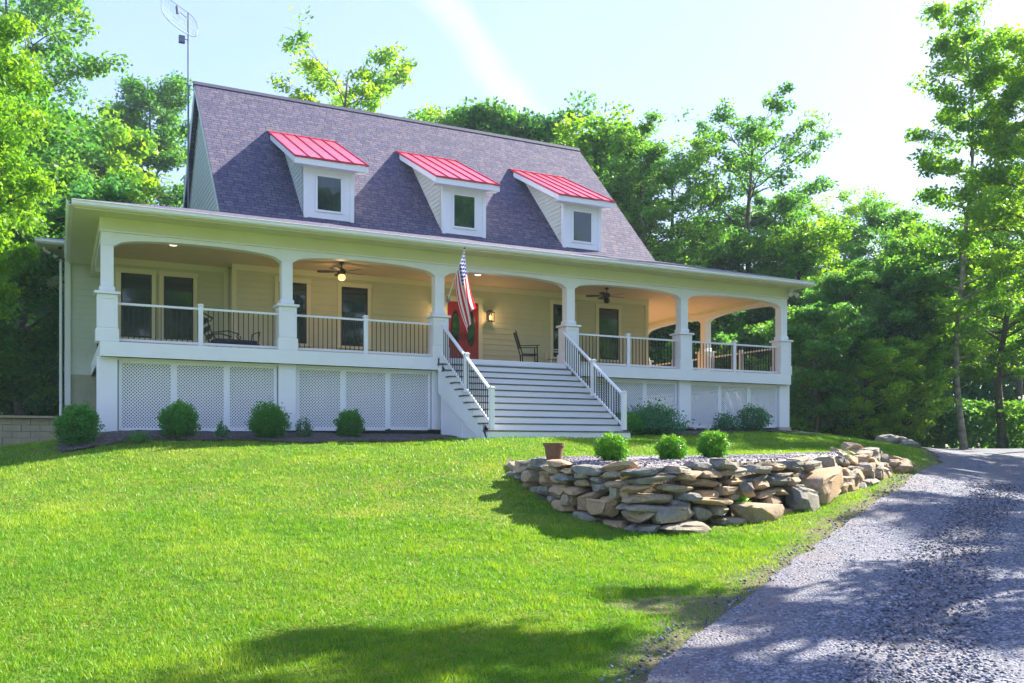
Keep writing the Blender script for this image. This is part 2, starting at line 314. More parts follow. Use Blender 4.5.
# retaining wall base line in (u, d), left end -> corner -> right end
WL = [(-.13,17.0),(.15,15.7),(.85,14.0),(1.85,13.0),(2.6,13.25),(3.55,14.0),(4.85,15.1),(6.55,17.3),(8.3,19.8),(9.2,21.8)]
poly = WL+[(9.0,24),(2.0,24),(-.05,22)]
def inpoly(u, d):
    c = np.zeros(u.shape, bool); n = len(poly)
    for i in range(n):
        x1, y1 = poly[i]; x2, y2 = poly[(i+1) % n]
        if y1 == y2: continue
        k = ((y1 > d) != (y2 > d)) & (u < (x2-x1)*(d-y1)/(y2-y1)+x1); c ^= k
    return c
def topz(u, d): return -.63+.022*(d-13)+.004*u
def H(x, y):
    x = np.atleast_1d(np.asarray(x, float)); y = np.atleast_1d(np.asarray(y, float))
    L = Lf(x, y); u, d = cs(x, y)
    r = np.hypot(x-6, y-4); k = np.clip((r-45)/25, 0, 1); k = k*k*(3-2*k)
    L = L*(1-k)+(-.35)*k
    m = inpoly(u-.12, d-.42) & inpoly(u, d); U = topz(u, d)
    f = np.clip((u+.05)/.55, 0, 1)
    wl = np.interp(u, [p[0] for p in WL], [p[1] for p in WL]); rw = np.interp(u, [4.6, 6.0], [.12, 1.1])
    g = np.clip((d-wl-.40)/rw, 0, 1)
    return np.where(m & (U > L), L+(U-L)*np.maximum(f, .35)*g, L)
def h1(x, y): return float(H(x, y)[0])

def npmesh(name, V, Fq, m, parent=None, vary=None, smooth=False, link=True, loc=None):
    me = bpy.data.meshes.new(name); V = np.asarray(V, np.float32); Fq = np.asarray(Fq, np.int32); n, k = Fq.shape
    me.vertices.add(len(V)); me.vertices.foreach_set('co', V.ravel()); me.loops.add(n*k); me.loops.foreach_set('vertex_index', Fq.ravel())
    me.polygons.add(n); me.polygons.foreach_set('loop_start', np.arange(0, n*k, k, dtype=np.int32)); me.update(calc_edges=True)
    if vary is not None:
        a = me.attributes.new(vary[0], 'FLOAT', 'POINT'); a.data.foreach_set('value', np.asarray(vary[1], np.float32))
    me.materials.append(m)
    if smooth: me.polygons.foreach_set('use_smooth', np.ones(n, bool))
    if not link: return me
    o = bpy.data.objects.new(name, me); col.objects.link(o); ORG[o] = Vector((0, 0, 0))
    return o

# driveway edges (u, d)
DL = [(-2.2,-9),(-1.2,0),(.25,4.4),(.95,6.4),(2.62,9.5),(4.1,12.1),(6.55,16),(9.05,20.2),(11.9,25),(13.3,28.4),(14.2,32),(14.9,35),(14.6,38.2),(11,41)]
DR = [(6,-9),(7.2,0),(8.6,4.4),(9.5,6.4),(11,9.5),(12.6,12),(15.2,16),(17.8,20.2),(20.5,25),(22.2,28.4),(24.4,32),(26,35.5),(28,40.5),(14,46)]
def interp_edge(E, t):
    E = np.array(E); n = len(E)-1; i = np.clip((t*n).astype(int), 0, n-1); f = (t*n-i)[:, None]
    P = lambda j: E[np.clip(j, 0, n)]
    a, b, c, e = P(i-1), P(i), P(i+1), P(i+2)
    return .5*((2*b)+(c-a)*f+(2*a-5*b+4*c-e)*f**2+(-a+3*b-3*c+e)*f**3)
TT = np.linspace(0, 1, 420); LE = interp_edge(DL, TT); RE = interp_edge(DR, TT)
wob = np.array([noise.noise((t*60, 3, 0))*.14+noise.noise((t*190, 9, 0))*.06 for t in TT])
LE[:, 0] += wob; RE[:, 0] -= wob
def ondrive(u, d):
    uu = np.interp(d, LE[:, 1], LE[:, 0]); ur = np.interp(d, RE[:, 1], RE[:, 0]); k = (u > uu) & (u < ur)
    return k & (d < 39)
def axis(a, b, st, lo, hi):
    c = list(np.arange(a, b+1e-6, st)); s = st; x = b
    while x < hi: s *= 1.22; x += s; c.append(x)
    s = st; x = a; pre = []
    while x > lo: s *= 1.22; x -= s; pre.append(x)
    return np.array(pre[::-1]+c)
ax = axis(-14, 26, .13, -700, 700); ay = axis(-24, 4, .13, -700, 900)
GX, GY = np.meshgrid(ax, ay); gz = H(GX.ravel(), GY.ravel()); uu, dd = cs(GX.ravel(), GY.ravel())
ln = np.array([noise.noise((x*.5, y*.5, 0)) for x, y in zip(GX.ravel(), GY.ravel())])*.03
gz = gz+ln*(np.hypot(GX.ravel(), GY.ravel()) < 45)
soil = np.clip((dd-38)/5, 0, 1)
WLU = [p[0] for p in WL]; WLD = [p[1] for p in WL]
wallband = lambda u, d, k: (u > -.1) & (u < 9.3) & (d > np.interp(u, WLU, WLD)-.02) & (d < np.interp(u, WLU, WLD)+k)
soil = np.maximum(soil, wallband(uu, dd, 1.2)*1.0)
soil = np.maximum(soil, np.clip(1.3-((uu-1.95)/1.0)**2-((dd-8.9)/.45)**2, 0, .8))
mg = np.interp(dd, LE[:, 1], LE[:, 0])-uu; nse = np.array([noise.noise((a*1.3, b*1.3, 4))+.5*noise.noise((a*4, b*4, 4)) for a, b in zip(GX.ravel(), GY.ravel())])
soil = np.maximum(soil, np.clip((.55+.5*nse-mg)/.3, 0, .85)*((mg > -1) & (dd < 33) & (dd > 2)))
nx, ny = len(ax), len(ay); idx = np.arange(nx*ny).reshape(ny, nx)
Fq = np.stack([idx[:-1,:-1], idx[:-1,1:], idx[1:,1:], idx[1:,:-1]], -1).reshape(-1, 4)
o = npmesh('ground', np.c_[GX.ravel(), GY.ravel(), gz], Fq, M['ground'], vary=('soil', soil), smooth=True); tag(o, kind='structure')
def HN(x, y):
    x = np.atleast_1d(x); y = np.atleast_1d(y)
    return H(x, y)+np.array([noise.noise((a*.5, b*.5, 0)) for a, b in zip(x, y)])*.03
nw = 70
S = np.linspace(0, 1, nw)[None, :, None]; G = LE[:, None, :]*(1-S)+RE[:, None, :]*S
G = G.reshape(-1, 2); x = CAM.x+G[:,0]*RT.x+G[:,1]*FW.x; y = CAM.y+G[:,0]*RT.y+G[:,1]*FW.y
idx = np.arange(len(G)).reshape(-1, nw); Fd = np.stack([idx[:-1,:-1], idx[:-1,1:], idx[1:,1:], idx[1:,:-1]], -1).reshape(-1, 4)
sc_ = np.tile(np.linspace(0, 1, nw), len(LE)); wd_ = np.repeat(RE[:, 0]-LE[:, 0], nw); off_ = sc_*wd_
edge_ = np.clip(1.15-off_/.9, 0, 1)+.65*np.exp(-((off_-1.9)/.42)**2)+.65*np.exp(-((off_-3.7)/.42)**2)
rut_ = -.03*np.exp(-((off_-1.9)/.42)**2)-.03*np.exp(-((off_-3.7)/.42)**2)
o = npmesh('gravel_driveway', np.c_[x, y, HN(x, y)+.035+rut_], Fd, M['gravel'], smooth=True, vary=('edge', np.clip(edge_, 0, 1))); tag(o, kind='structure')

def bed(name, x0, x1, yf, m, lift=.03):   # planted strip draped on the ground; yf gives its wavy front edge
    xs = np.arange(x0, x1, .12); rows = []
    for xx in xs:
        f = yf(xx)
        for t in np.linspace(0, 1, 14): rows.append((xx, f*(1-t)+.3*t))
    A = np.array(rows); z = HN(A[:,0], A[:,1])+lift
    T = np.tile(np.linspace(0, 1, 14), len(xs)); z = z+np.minimum(T*6, 1)*.02+rng.random(len(z))*.02
    idx = np.arange(len(A)).reshape(-1, 14)
    F_ = np.stack([idx[:-1,:-1], idx[1:,:-1], idx[1:,1:], idx[:-1,1:]], -1).reshape(-1, 4)
    return tag(npmesh(name, np.c_[A, z], F_, m, smooth=True), kind='structure')
mf1 = lambda x: -1.45+.22*math.sin(x*.9)+.12*math.sin(x*2.7)-.05*x
mf2 = lambda x: -1.25+.2*math.sin(x*1.1)
bed('mulch_bed', -1.0, 8.05, mf1, M['mulch']); bed('mulch_bed', 12.1, 20.8, mf2, M['mulch'])

# ------------------------------------------------------------ house
BAY = 4.07; NB = 5; XR = BAY*5; DK = 2.09
house = thing('house', (10, 5, 0), 'white two storey house with purple grey shingle roof, three red dormers and deep columned porch', 'house')
def rnd(px): return px
# deck and its skirt
box('porch_floor', M['deck'], house, -.13, XR+.13, -.13, 2.97, DK-.10, DK-.012)
box('porch_floor', M['deck'], house, 17.02, XR+.13, 2.975, 12.3, DK-.10, DK-.012)
box('porch_floor', M['deck'], house, -.13, .28, 2.975, 6.15, DK-.10, DK-.012)
box('fascia_board', M['white'], house, -.15, 8.05, -.155, -.132, 1.755, DK, bevel=.004)
box('fascia_board', M['white'], house, 12.0, XR+.15, -.155, -.132, 1.755, DK, bevel=.004)
box('fascia_board', M['white'], house, 8.055, 11.995, -.155, -.132, 1.95, DK, bevel=.004)
box('fascia_board', M['white'], house, -.155, -.132, -.13, 6.15, 1.757, DK-.002)
box('fascia_board', M['white'], house, XR+.132, XR+.155, -.13, 12.3, 1.757, DK-.002)
box('deck_underside', M['deckshade'], house, -.128, XR+.128, -.128, 12.2, 1.80, 1.83)
def zb(x): return .05+.0155*x     # skirt bottom rises gently with the ground
# lattice skirt panels
def lattice(xa, xb, za, zc, y, parent, axis_='x'):
    mb = MB(); p = .076; w = .0255; H_ = zc-za; Wd = xb-xa; t = .006
    for sgn, yy in ((1, y), (-1, y+.013)):
        c = -H_ if sgn > 0 else 0
        k = c
        while k < Wd+(0 if sgn > 0 else H_):
            # line x = k + s (sgn>0) or x = k - s, s from 0..H_
            if sgn > 0: s0 = max(0, -k); s1 = min(H_, Wd-k)
            else: s0 = max(0, k-Wd); s1 = min(H_, k)
            if s1-s0 > .02:
                a = k+sgn*s0; b = k+sgn*s1
                if axis_ == 'x': mb.bar((xa+a, yy, za+s0), (xa+b, yy, za+s1), t*1.6, w, up=(0, 0, 1) if False else (-sgn*1, 0, 1))
                else: mb.bar((yy, xa+a, za+s0), (yy, xa+b, za+s1), t*1.6, w, up=(0, -sgn*1, 1))
            k += p
    q = mb.build('lattice_panel', M['white'], parent)
    f = MB(); fw = .055
    if axis_ == 'x':
        f.box(xa-fw, xa+.02, y-.022, y-.004, za-.03, zc+.04); f.box(xb-.02, xb+fw, y-.022, y-.004, za-.03, zc+.04)
        f.box(xa+.021, xb-.021, y-.022, y-.004, za-.06, za+.03); f.box(xa+.021, xb-.021, y-.022, y-.004, zc-.02, zc+.04)
        f.build('frame', M['white'], q)
    return q
for k in range(5):
    xl = k*BAY+.24; xr = (k+1)*BAY-.24
    if k == 2: continue
    n = 3; w = (xr-xl)/n
    for j in range(n):
        a = xl+j*w+.055; b = xl+(j+1)*w-.055
        lattice(a, b, zb(a)+.06, 1.66, .10, house)
for k in range(3): lattice(.2+k*1.9, 1.95+k*1.9, .1, 1.66, -.02, house, 'y')
for k in range(4): lattice(.3+k*2.9, 3.0+k*2.9, .42, 1.66, XR+.02, house, 'y')
for k in range(6):
    x = k*BAY
    box('skirt_pier', M['white'], house, x-.215, x+.215, -.02, .30, zb(x), 1.755, bevel=.006)
    if k in (0, 5): box('pier_block', M['found'], house, x-.24, x+.26, -.05, .36, zb(x)-.35, zb(x)-.004, bevel=.01)
box('skirt_rail', M['white'], house, .216, 8.0, .03, .07, 1.70, 1.75); box('skirt_rail', M['white'], house, 12.45, XR-.216, .03, .07, 1.70, 1.75)
for y in (4, 8, 12): box('skirt_pier', M['white'], house, XR-.2, XR+.05, y-.15, y+.15, .3, 1.755)
box('under_deck_wall', M['deckshade'], house, .3, 16.9, 2.9, 2.96, -.2, 1.79)
box('under_deck_shade_sheet', M['deckshade'], house, .2, XR-.1, .3, 2.9, -.02, .27)  # dark sheet added so the lattice holes look shaded

# columns
def column(x, y, fx=0):
    b = MB(); hw = .135
    c = MB().box(x-hw, x+hw, y-hw, y+hw, 3.25, 4.29).build('column_shaft', M['white'], house, .008)
    MB().box(x-hw-.035, x+hw+.035, y-hw-.035, y+hw+.035, 3.235, 3.36).build('shaft_base', M['white'], c, .03)
    p = MB().box(x-.215, x+.215, y-.215, y+.215, DK+.26, 3.17).build('column_pedestal', M['white'], house, .006)
    MB().box(x-.245, x+.245, y-.245, y+.245, DK, DK+.30).build('pedestal_base', M['white'], p, .012)
    MB().box(x-.275, x+.275, y-.275, y+.275, 3.171, 3.232).build('pedestal_cap', M['white'], p, .012)
    f = MB()
    for (a0, a1, z0, z1) in ((-.215, -.16, 2.42, 3.16), (.16, .215, 2.42, 3.16), (-.159, .159, 3.07, 3.16), (-.159, .159, 2.42, 2.5)):
        f.box(x+a0, x+a1, y-.229, y-.2151, z0, z1)
    f.build('pedestal_panel_frame', M['white'], p)
cols = [(k*BAY, .14) for k in range(6)]+[(XR-.02, 4.0), (XR-.02, 7.9), (XR-.02, 11.8)]
for x, y in cols: column(x, y)

# arched beams
def arch(a, b, c, along='x', t=.13, z0=4.29, zc=4.50, ztop=4.60, n=24):
    vs = []; fs = []
    for i in range(n+1):
        s = i/n; xx = a+(b-a)*s; e = 2*s-1; zz = z0+(zc-z0)*(math.sqrt(max(0, 1-abs(e)**2.3)) if abs(e) < 1 else 0)**.9
        for yy in (c-t, c+t):
            for z in (zz, ztop):
                vs.append((xx, yy, z) if along == 'x' else (yy, xx, z))
    for i in range(n):
        k = i*4; j = k+4
        fs += [(k, j, j+1, k+1), (k+2, k+3, j+3, j+2), (k, k+2, j+2, j), (k+1, j+1, j+3, k+3)]
    fs += [(0, 1, 3, 2), (n*4, n*4+2, n*4+3, n*4+1)]
    return MB().add(vs, fs).build('arched_beam', M['white'], house)
for k in range(5): arch(k*BAY+.135, (k+1)*BAY-.135, .14)
for y0, y1 in ((.276, 3.865), (4.135, 7.765), (8.035, 11.665)): arch(y0, y1, XR-.02, 'y')
arch(.276, 3.5, .0, 'y')
for x, y in cols: box('column_head', M['white'], house, x-.134, x+.134, y-.136, y+.136, 4.292, 4.60)
box('frieze_board', M['soffit'], house, -.16, XR+.16, -.02, .30, 4.603, 4.925); box('frieze_molding', M['white'], house, -.17, XR+.17, -.035, -.021, 4.60, 4.635)
box('frieze_board', M['soffit'], house, -.16, .14, .302, 6.1, 4.603, 4.925); box('frieze_board', M['soffit'], house, XR-.16, XR+.14, .302, 12.2, 4.603, 4.925)
box('frieze_molding', M['white'], house, -.175, -.161, -.02, 6.0, 4.602, 4.634)
# soffits and gutter
OX = .72; OR = .50
box('soffit', M['soffit'], house, -OX+.02, XR+OR-.02, -OX+.02, 0.0, 4.928, 4.948)
box('soffit', M['soffit'], house, -OX+.02, 0.0, .002, 6.1, 4.928, 4.948); box('soffit', M['soffit'], house, XR, XR+OR-.02, .002, 12.2, 4.928, 4.948)
box('soffit', M['soffit'], house, -OX+.03, XR+OR-.03, -OX+.045, -OX+.09, 4.895, 4.926)
box('porch_ceiling', M['ceiling'], house, .145, 17.0, .302, 3.59, 4.72, 4.74)
box('porch_ceiling', M['ceiling'], house, 17.003, XR-.162, .302, 12.2, 4.72, 4.74)
def gutter(p, q, side):
    mb = MB(); prof = [(0, 0), (.07, 0), (.10, .035), (.10, .075), (.125, .11), (.115, .115), (.088, .08), (.088, .04), (.064, .012), (0, .012)]
    d = Vector(q)-Vector(p); vs = []; n = len(prof)
    for e in (p, q):
        for a, b in prof: vs.append((e[0]+side[0]*a, e[1]+side[1]*a, e[2]+b))
    fs = [(i, (i+1) % n, n+(i+1) % n, n+i) for i in range(n)]+[tuple(range(n)), tuple(range(2*n-1, n-1, -1))]
    return mb.add(vs, fs).build('gutter', M['white'], house)
box('fascia_board', M['white'], house, -OX, XR+OR, -OX, -OX+.018, 4.93, 5.06)
box('fascia_board', M['white'], house, -OX, -OX+.018, -OX+.02, 6.0, 4.93, 5.06); box('fascia_board', M['white'], house, XR+OR-.018, XR+OR, -OX+.02, 12.3, 4.93, 5.06)
gutter((-OX-.02, -OX-.002, 4.94), (XR+OR+.02, -OX-.002, 4.94), (0, -1)); gutter((-OX-.002, -OX, 4.94), (-OX-.002, 5.9, 4.94), (-1, 0)); gutter((XR+OR+.002, -OX, 4.94), (XR+OR+.002, 12.3, 4.94), (1, 0))
# roofs
def slab(name, quad, th, m, parent=house, uo=0):
    q = [Vector(v) for v in quad]; nrm = (q[1]-q[0]).cross(q[-1]-q[0]).normalized()
    if nrm.z < 0: nrm = -nrm
    u = (q[1]-q[0]).normalized(); v = nrm.cross(u)
    uv = [((p-q[0]).dot(u)+uo, (p-q[0]).dot(v)) for p in q]; n = len(q)
    vs = [p for p in q]+[p-nrm*th for p in q]
    fs = [tuple(range(n)), tuple(range(2*n-1, n-1, -1))]+[(i, n+i, n+(i+1) % n, (i+1) % n) for i in range(n)]
    uvs = [uv, uv[::-1]]+[[uv[i], uv[i], uv[(i+1) % n], uv[(i+1) % n]] for i in range(n)]
    return MB().add(vs, fs, uvs).build(name, m, parent)
e = OX+.04; eR = OR+.04; zE = 5.075; IX0, IX1, IY0, IY1, zI = 2.8, 17.3, 2.8, 13.0, 6.06
O_ = [(-e, -e, zE), (XR+eR, -e, zE), (XR+eR, 14.3, zE), (-e, 14.3, zE)]; I_ = [(IX0, IY0, zI), (IX1, IY0, zI), (IX1, IY1, zI), (IX0, IY1, zI)]
for i in range(4):
    slab('porch_roof', [O_[i], O_[(i+1) % 4], I_[(i+1) % 4], I_[i]], .04, M['shingle'], uo=i*3.3)
sl = 1.047; RY = 7.9; RZ = zI+sl*(RY-2.8); X0, X1 = 2.90, 17.20
slab('main_roof', [(X0, 2.72, zI-.08*sl), (X1, 2.72, zI-.08*sl), (X1, RY, RZ), (X0, RY, RZ)], .09, M['shingle'])
slab('main_roof', [(X1, 13.08, zI-.08*sl), (X0, 13.08, zI-.08*sl), (X0, RY, RZ), (X1, RY, RZ)], .09, M['shingle'])
rc = MB()
for s in (-1, 1): rc.obox(((X0+X1)/2, RY+s*.065, RZ+.0-.05), Vector(((X1-X0)/2+.03, 0, 0)), Vector((0, .075, -s*.075)), Vector((0, s*.01, .012)))
rc.build('ridge_cap', M['ridge'], house)
# gable walls in lap siding
def lap(name, poly2, origin, ux, out, m, parent=house, ex=.17, base=None):
    # poly2: convex polygon in (s, z); lap boards clipped to it
    zs = [p[1] for p in poly2]; z = min(zs) if base is None else base; mb = MB(); o3 = Vector(origin); ux = Vector(ux); out = Vector(out); Z = Vector((0, 0, 1))
    def span(zz):
        xs = []
        for i in range(len(poly2)):
            a, b = poly2[i], poly2[(i+1) % len(poly2)]
            if a[1] != b[1] and min(a[1], b[1])-1e-9 <= zz <= max(a[1], b[1])+1e-9: xs.append(a[0]+(b[0]-a[0])*(zz-a[1])/(b[1]-a[1]))
            elif a[1] == b[1] and abs(a[1]-zz) < 1e-9: xs += [a[0], b[0]]
        return (min(xs), max(xs)) if xs else (0, 0)
    while z < max(zs)-.005:
        z2 = min(z+ex, max(zs)); a = span(z+1e-6); b = span(z2-1e-6)
        P = lambda s, zz, k: o3+ux*s+Z*zz+out*k
        mb.add([P(a[0], z, .022), P(a[1], z, .022), P(b[1], z2, .006), P(b[0], z2, .006), P(a[0], z, 0), P(a[1], z, 0)], [(0, 1, 2, 3), (4, 5, 1, 0)])
        z = z2
    mb.add([o3+ux*s+Z*zz for s, zz in poly2]+[o3+ux*s+Z*zz-out*.1 for s, zz in poly2], [tuple(range(len(poly2))), tuple(range(2*len(poly2)-1, len(poly2)-1, -1))])
    return mb.build(name, m, parent)
g0, g1 = 3.0, 12.8; zt = zI+sl*(RY-2.8)-.14
lap('gable_wall', [(g0, 5.2), (g1, 5.2), (g1, 6.1), (RY, zt), (g0, 6.1)], (X0+.22, 0, 0), (0, 1, 0), (-1, 0, 0), M['siding_grey'])
lap('gable_wall', [(g0, 5.2), (g1, 5.2), (g1, 6.1), (RY, zt), (g0, 6.1)], (X1-.22, 0, 0), (0, 1, 0), (1, 0, 0), M['siding_grey'])
for s, yy in ((1, 2.78), (-1, 13.02)):
    for xx in (X0+.0, X1-.03):
        MB().bar((xx+.015, yy+s*.02, zI-.16), (xx+.015, RY, RZ-.16), .03, .17, up=(0, -s, 1)).build('rake_board', M['white'], house)
# porch walls
lap('porch_wall', [(3.3, 1.9), (17.0, 1.9), (17.0, 4.70), (3.3, 4.70)], (0, 3.0, 0), (1, 0, 0), (0, -1, 0), M['siding'])
lap('porch_wall', [(.3, 1.9), (3.3, 1.9), (3.3, 4.70), (.3, 4.70)], (0, 3.6, 0), (1, 0, 0), (0, -1, 0), M['siding'])
lap('side_wall', [(3.05, 1.9), (12.5, 1.9), (12.5, 4.70), (3.05, 4.70)], (17.0, 0, 0), (0, 1, 0), (1, 0, 0), M['siding'])
lap('side_wall', [(3.0, 1.9), (3.6, 1.9), (3.6, 4.7), (3.0, 4.7)], (3.3, 0, 0), (0, 1, 0), (-1, 0, 0), M['siding'])
lap('side_wall', [(3.6, .3), (6.2, .3), (6.2, 4.7), (3.6, 4.7)], (.3, 0, 0), (0, 1, 0), (-1, 0, 0), M['siding'])
for a in ((3.24, 3.36, 2.955, 2.975), (16.9, 17.03, 2.955, 2.975)): box('corner_board', M['trim_cream'], house, *a, 1.95, 4.55)
box('corner_board', M['trim_cream'], house, 3.245, 3.272, 2.976, 3.12, 1.95, 4.55); box('corner_board', M['trim_cream'], house, 17.024, 17.05, 2.976, 3.1, 1.95, 4.55)
box('corner_board', M['trim_cream'], house, 3.12, 3.243, 3.556, 3.576, 1.95, 4.55)
box('wall_frieze', M['trim_cream'], house, 3.24, 17.03, 2.945, 2.977, 4.553, 4.715); box('wall_frieze', M['trim_cream'], house, .3, 3.235, 3.545, 3.577, 4.553, 4.715)
# wing on the left, behind
lap('wing_wall', [(-.70, 1.78), (2.0, 1.78), (2.0, 5.32), (-.70, 5.32)], (0, 6.2, 0), (1, 0, 0), (0, -1, 0), M['siding_grey'], ex=.175)
box('wing_foundation', M['found'], house, -.72, 2.0, 6.19, 6.4, -.3, 1.775)
lap('wing_wall', [(6.3, 1.78), (17, 1.78), (17, 5.32), (6.3, 5.32)], (-.78, 0, 0), (0, 1, 0), (-1, 0, 0), M['siding_grey'], ex=.175)
box('wing_foundation', M['found'], house, -.76, -.6, 6.41, 17, -.3, 1.775)
box('corner_board', M['white'], house, -.83, -.68, 6.13, 6.175, .35, 5.32); box('corner_board', M['white'], house, -.83, -.79, 6.177, 6.35, .35, 5.32)
MB().tube([(-.93, 6.3, -.05), (-.93, 6.3, 4.95), (-.93, 6.25, 5.05), (-1.35, 6.1, 5.25), (-1.35, 6.1, 5.36)], .038, 8).build('downspout', M['white'], house)
box('soffit', M['soffit'], house, -1.43, -.0, 5.62, 6.19, 5.325, 5.345); box('soffit', M['soffit'], house, -1.43, -.79, 6.195, 17.3, 5.325, 5.345)
box('fascia_board', M['white'], house, -1.45, -.3, 5.60, 5.618, 5.33, 5.46); box('fascia_board', M['white'], house, -1.45, -1.432, 5.62, 17.3, 5.33, 5.46)
gutter((-1.55, 5.598, 5.345), (-.3, 5.598, 5.345), (0, -1)); gutter((-1.452, 5.6, 5.345), (-1.452, 17.3, 5.345), (-1, 0))
slab('wing_roof', [(-1.52, 5.5, 5.47), (2.5, 5.5, 5.47), (2.5, 9.0, 6.0), (2.3, 9.0, 6.3)], .04, M['shingle'])
slab('wing_roof', [(-1.52, 17.4, 5.47), (-1.52, 5.5, 5.47), (2.4, 9.2, 6.45), (2.4, 17.4, 6.45)], .04, M['shingle'])

# windows
def window(x0, x1, z0, z1, y, tr=M['trim_cream'], tw=.11, split=True, pane=None):
    f = MB(); 
    f.box(x0-tw, x0, y-.055, y-.0, z0-.02, z1); f.box(x1, x1+tw, y-.055, y-.0, z0-.02, z1)
    f.box(x0-tw-.015, x1+tw+.015, y-.065, y-.0, z1+.001, z1+.13); f.box(x0-tw-.03, x1+tw+.03, y-.085, y-.0, z0-.09, z0-.021)
    w = f.build('window', tr, house, .004)
    s = MB(); k = .035
    s.box(x0+.001, x0+k, y-.042, y-.012, z0, z1-.001); s.box(x1-k, x1-.001, y-.042, y-.012, z0, z1-.001); s.box(x0+k, x1-k, y-.042, y-.012, z0, z0+k+.01); s.box(x0+k, x1-k, y-.042, y-.012, z1-k, z1-.001)
    if split: s.box(x0+k, x1-k, y-.046, y-.012, (z0+z1)/2-.05, (z0+z1)/2-.01)
    s.build('sash', M['darkwood'] if split else M['white'], w)
    g = MB().box(x0+k, x1-k, y-.028, y-.022, z0+k+.01, z1-k).build('pane', pane or M['glass'], w)
    return w
for x0, x1, y in ((.49, 1.25, 3.6), (1.55, 2.31, 3.6), (4.5, 5.28, 3.0), (6.29, 7.07, 3.0), (13.28, 14.06, 3.0), (15.02, 15.80, 3.0)):
    window(x0, x1, 2.64, 4.33, y-.02)
# front door
dr = MB(); x0, x1 = 9.58, 10.62
dr.box(x0-.14, x0, 2.91, 2.98, DK, 4.16); dr.box(x1, x1+.14, 2.91, 2.98, DK, 4.16); dr.box(x0-.16, x1+.16, 2.90, 2.98, 4.161, 4.32)
door = dr.build('front_door', M['trim_cream'], house, .004)
for a, b in ((x0+.004, 10.098), (10.102, x1-.004)):
    lf = MB().box(a, b, 2.925, 2.965, DK+.02, 4.155).build('door_leaf', M['reddoor'], door, .004)
    c = (a+b)/2; vs = []; n = 28
    for s in range(n):
        t = 2*math.pi*s/n
        for r, yy in ((1, 2.918), (.84, 2.908), (.78, 2.918)): vs.append((c+math.cos(t)*.15*r, yy, 3.35+math.sin(t)*.55*r))
    MB().add(vs, [(s*3+k, s*3+k+1, ((s+1) % n)*3+k+1, ((s+1) % n)*3+k) for s in range(n) for k in (0, 1)]).build('glass_surround', M['brass'], door)
    MB().add([(c+math.cos(2*math.pi*s/n)*.125, 2.920, 3.35+math.sin(2*math.pi*s/n)*.46) for s in range(n)], [tuple(range(n))]).build('oval_glass', M['glass'], door)
for s in (-1, 1): MB().tube([(10.1+s*.05, 2.93, 3.0), (10.1+s*.05, 2.88, 3.0), (10.1+s*.05, 2.88, 3.22), (10.1+s*.05, 2.93, 3.22)], .012, 6).build('door_handle', M['brass'], door)

# dormers
for c in (5.93, 10.15, 14.38):
    a, b = c-.72, c+.72
    wz = lambda y: zI+sl*(y-2.8)
    yb = 5.6; roofz = lambda y: 7.83+.5*(y-2.65)
    D = MB().box(a, b, 2.96, 3.10, 6.12, 7.72).build('dormer', M['white'], house, .004)
    # sides, three cornered, in slanted lap boards
    for sx, xx in ((-1, a), (1, b)):
        yi = 5.75
        lapm = lap('dormer_side', [(3.1, wz(3.1)-.1), (yi, wz(yi)-.1), (yi, roofz(yi)-.13), (3.1, roofz(3.1)-.13)], (xx, 0, 0), (0, 1, 0), (sx, 0, 0), M['siding_grey'], parent=D, ex=.14)
        box('dormer_corner_board', M['white'], D, xx-.012 if sx < 0 else xx-.1, xx+.1 if sx < 0 else xx+.012, 2.935, 2.958, 6.13, 7.68)
    r0, r1 = a-.35, b+.35; y0, y1 = 2.62, 6.12
    slab('dormer_roof', [(r0, y0, roofz(y0)), (r1, y0, roofz(y0)), (r1, y1, roofz(y1)), (r0, y1, roofz(y1))], .03, M['red'], D)
    seam = MB()
    for k in range(6):
        xx = r0+.012+(r1-r0-.024)*k/5; seam.bar((xx, y0, roofz(y0)+.014), (xx, y1, roofz(y1)+.014), .022, .035, up=(0, -.45, .9))
    seam.bar((r0-.01, y1, roofz(y1)+.01), (r1+.01, y1, roofz(y1)+.01), .10, .03, up=(0, -.45, .9)); seam.bar((r0, y0-.008, roofz(y0)-.005), (r1, y0-.008, roofz(y0)-.005), .02, .05)
    seam.build('roof_seams', M['redribs'], D)
    box('dormer_eave', M['white'], D, r0+.01, r1-.01, y0+.01, y0+.04, roofz(y0)-.20, roofz(y0)-.034)
    box('dormer_soffit', M['white'], D, r0+.01, r1-.01, y0+.041, 2.957, roofz(y0)-.18, roofz(y0)-.16)
    for xx in (r0+.012, r1-.04):
        MB().bar((xx+.014, y0+.04, roofz(y0+.04)-.115), (xx+.014, y1-.25, roofz(y1-.25)-.115), .028, .16, up=(0, -.45, .9)).build('dormer_rake_board', M['white'], D)
    xs0, xs1 = (a, r0+.04); 
    for p_, q_ in ((r0+.04, a-.002), (b+.002, r1-.04)):
        slab('dormer_soffit', [(p_, 2.96, roofz(2.96)-.06), (q_, 2.96, roofz(2.96)-.06), (q_, 5.7, roofz(5.7)-.06), (p_, 5.7, roofz(5.7)-.06)], .01, M['white'], D)
    # window of the dormer as its own pieces
    wx0, wx1, wz0, wz1 = c-.34, c+.34, 6.47, 7.42; yy = 2.955
    f = MB(); t = .06
    f.box(wx0-t, wx0, yy-.03, yy, wz0-t, wz1+t); f.box(wx1, wx1+t, yy-.03, yy, wz0-t, wz1+t); f.box(wx0, wx1, yy-.03, yy, wz1, wz1+t); f.box(wx0, wx1, yy-.03, yy, wz0-t, wz0)
    f.build('window_frame', M['white'], D, .004); MB().box(wx0, wx1, yy-.012, yy-.004, wz0, wz1).build('pane', M['glass'], D)

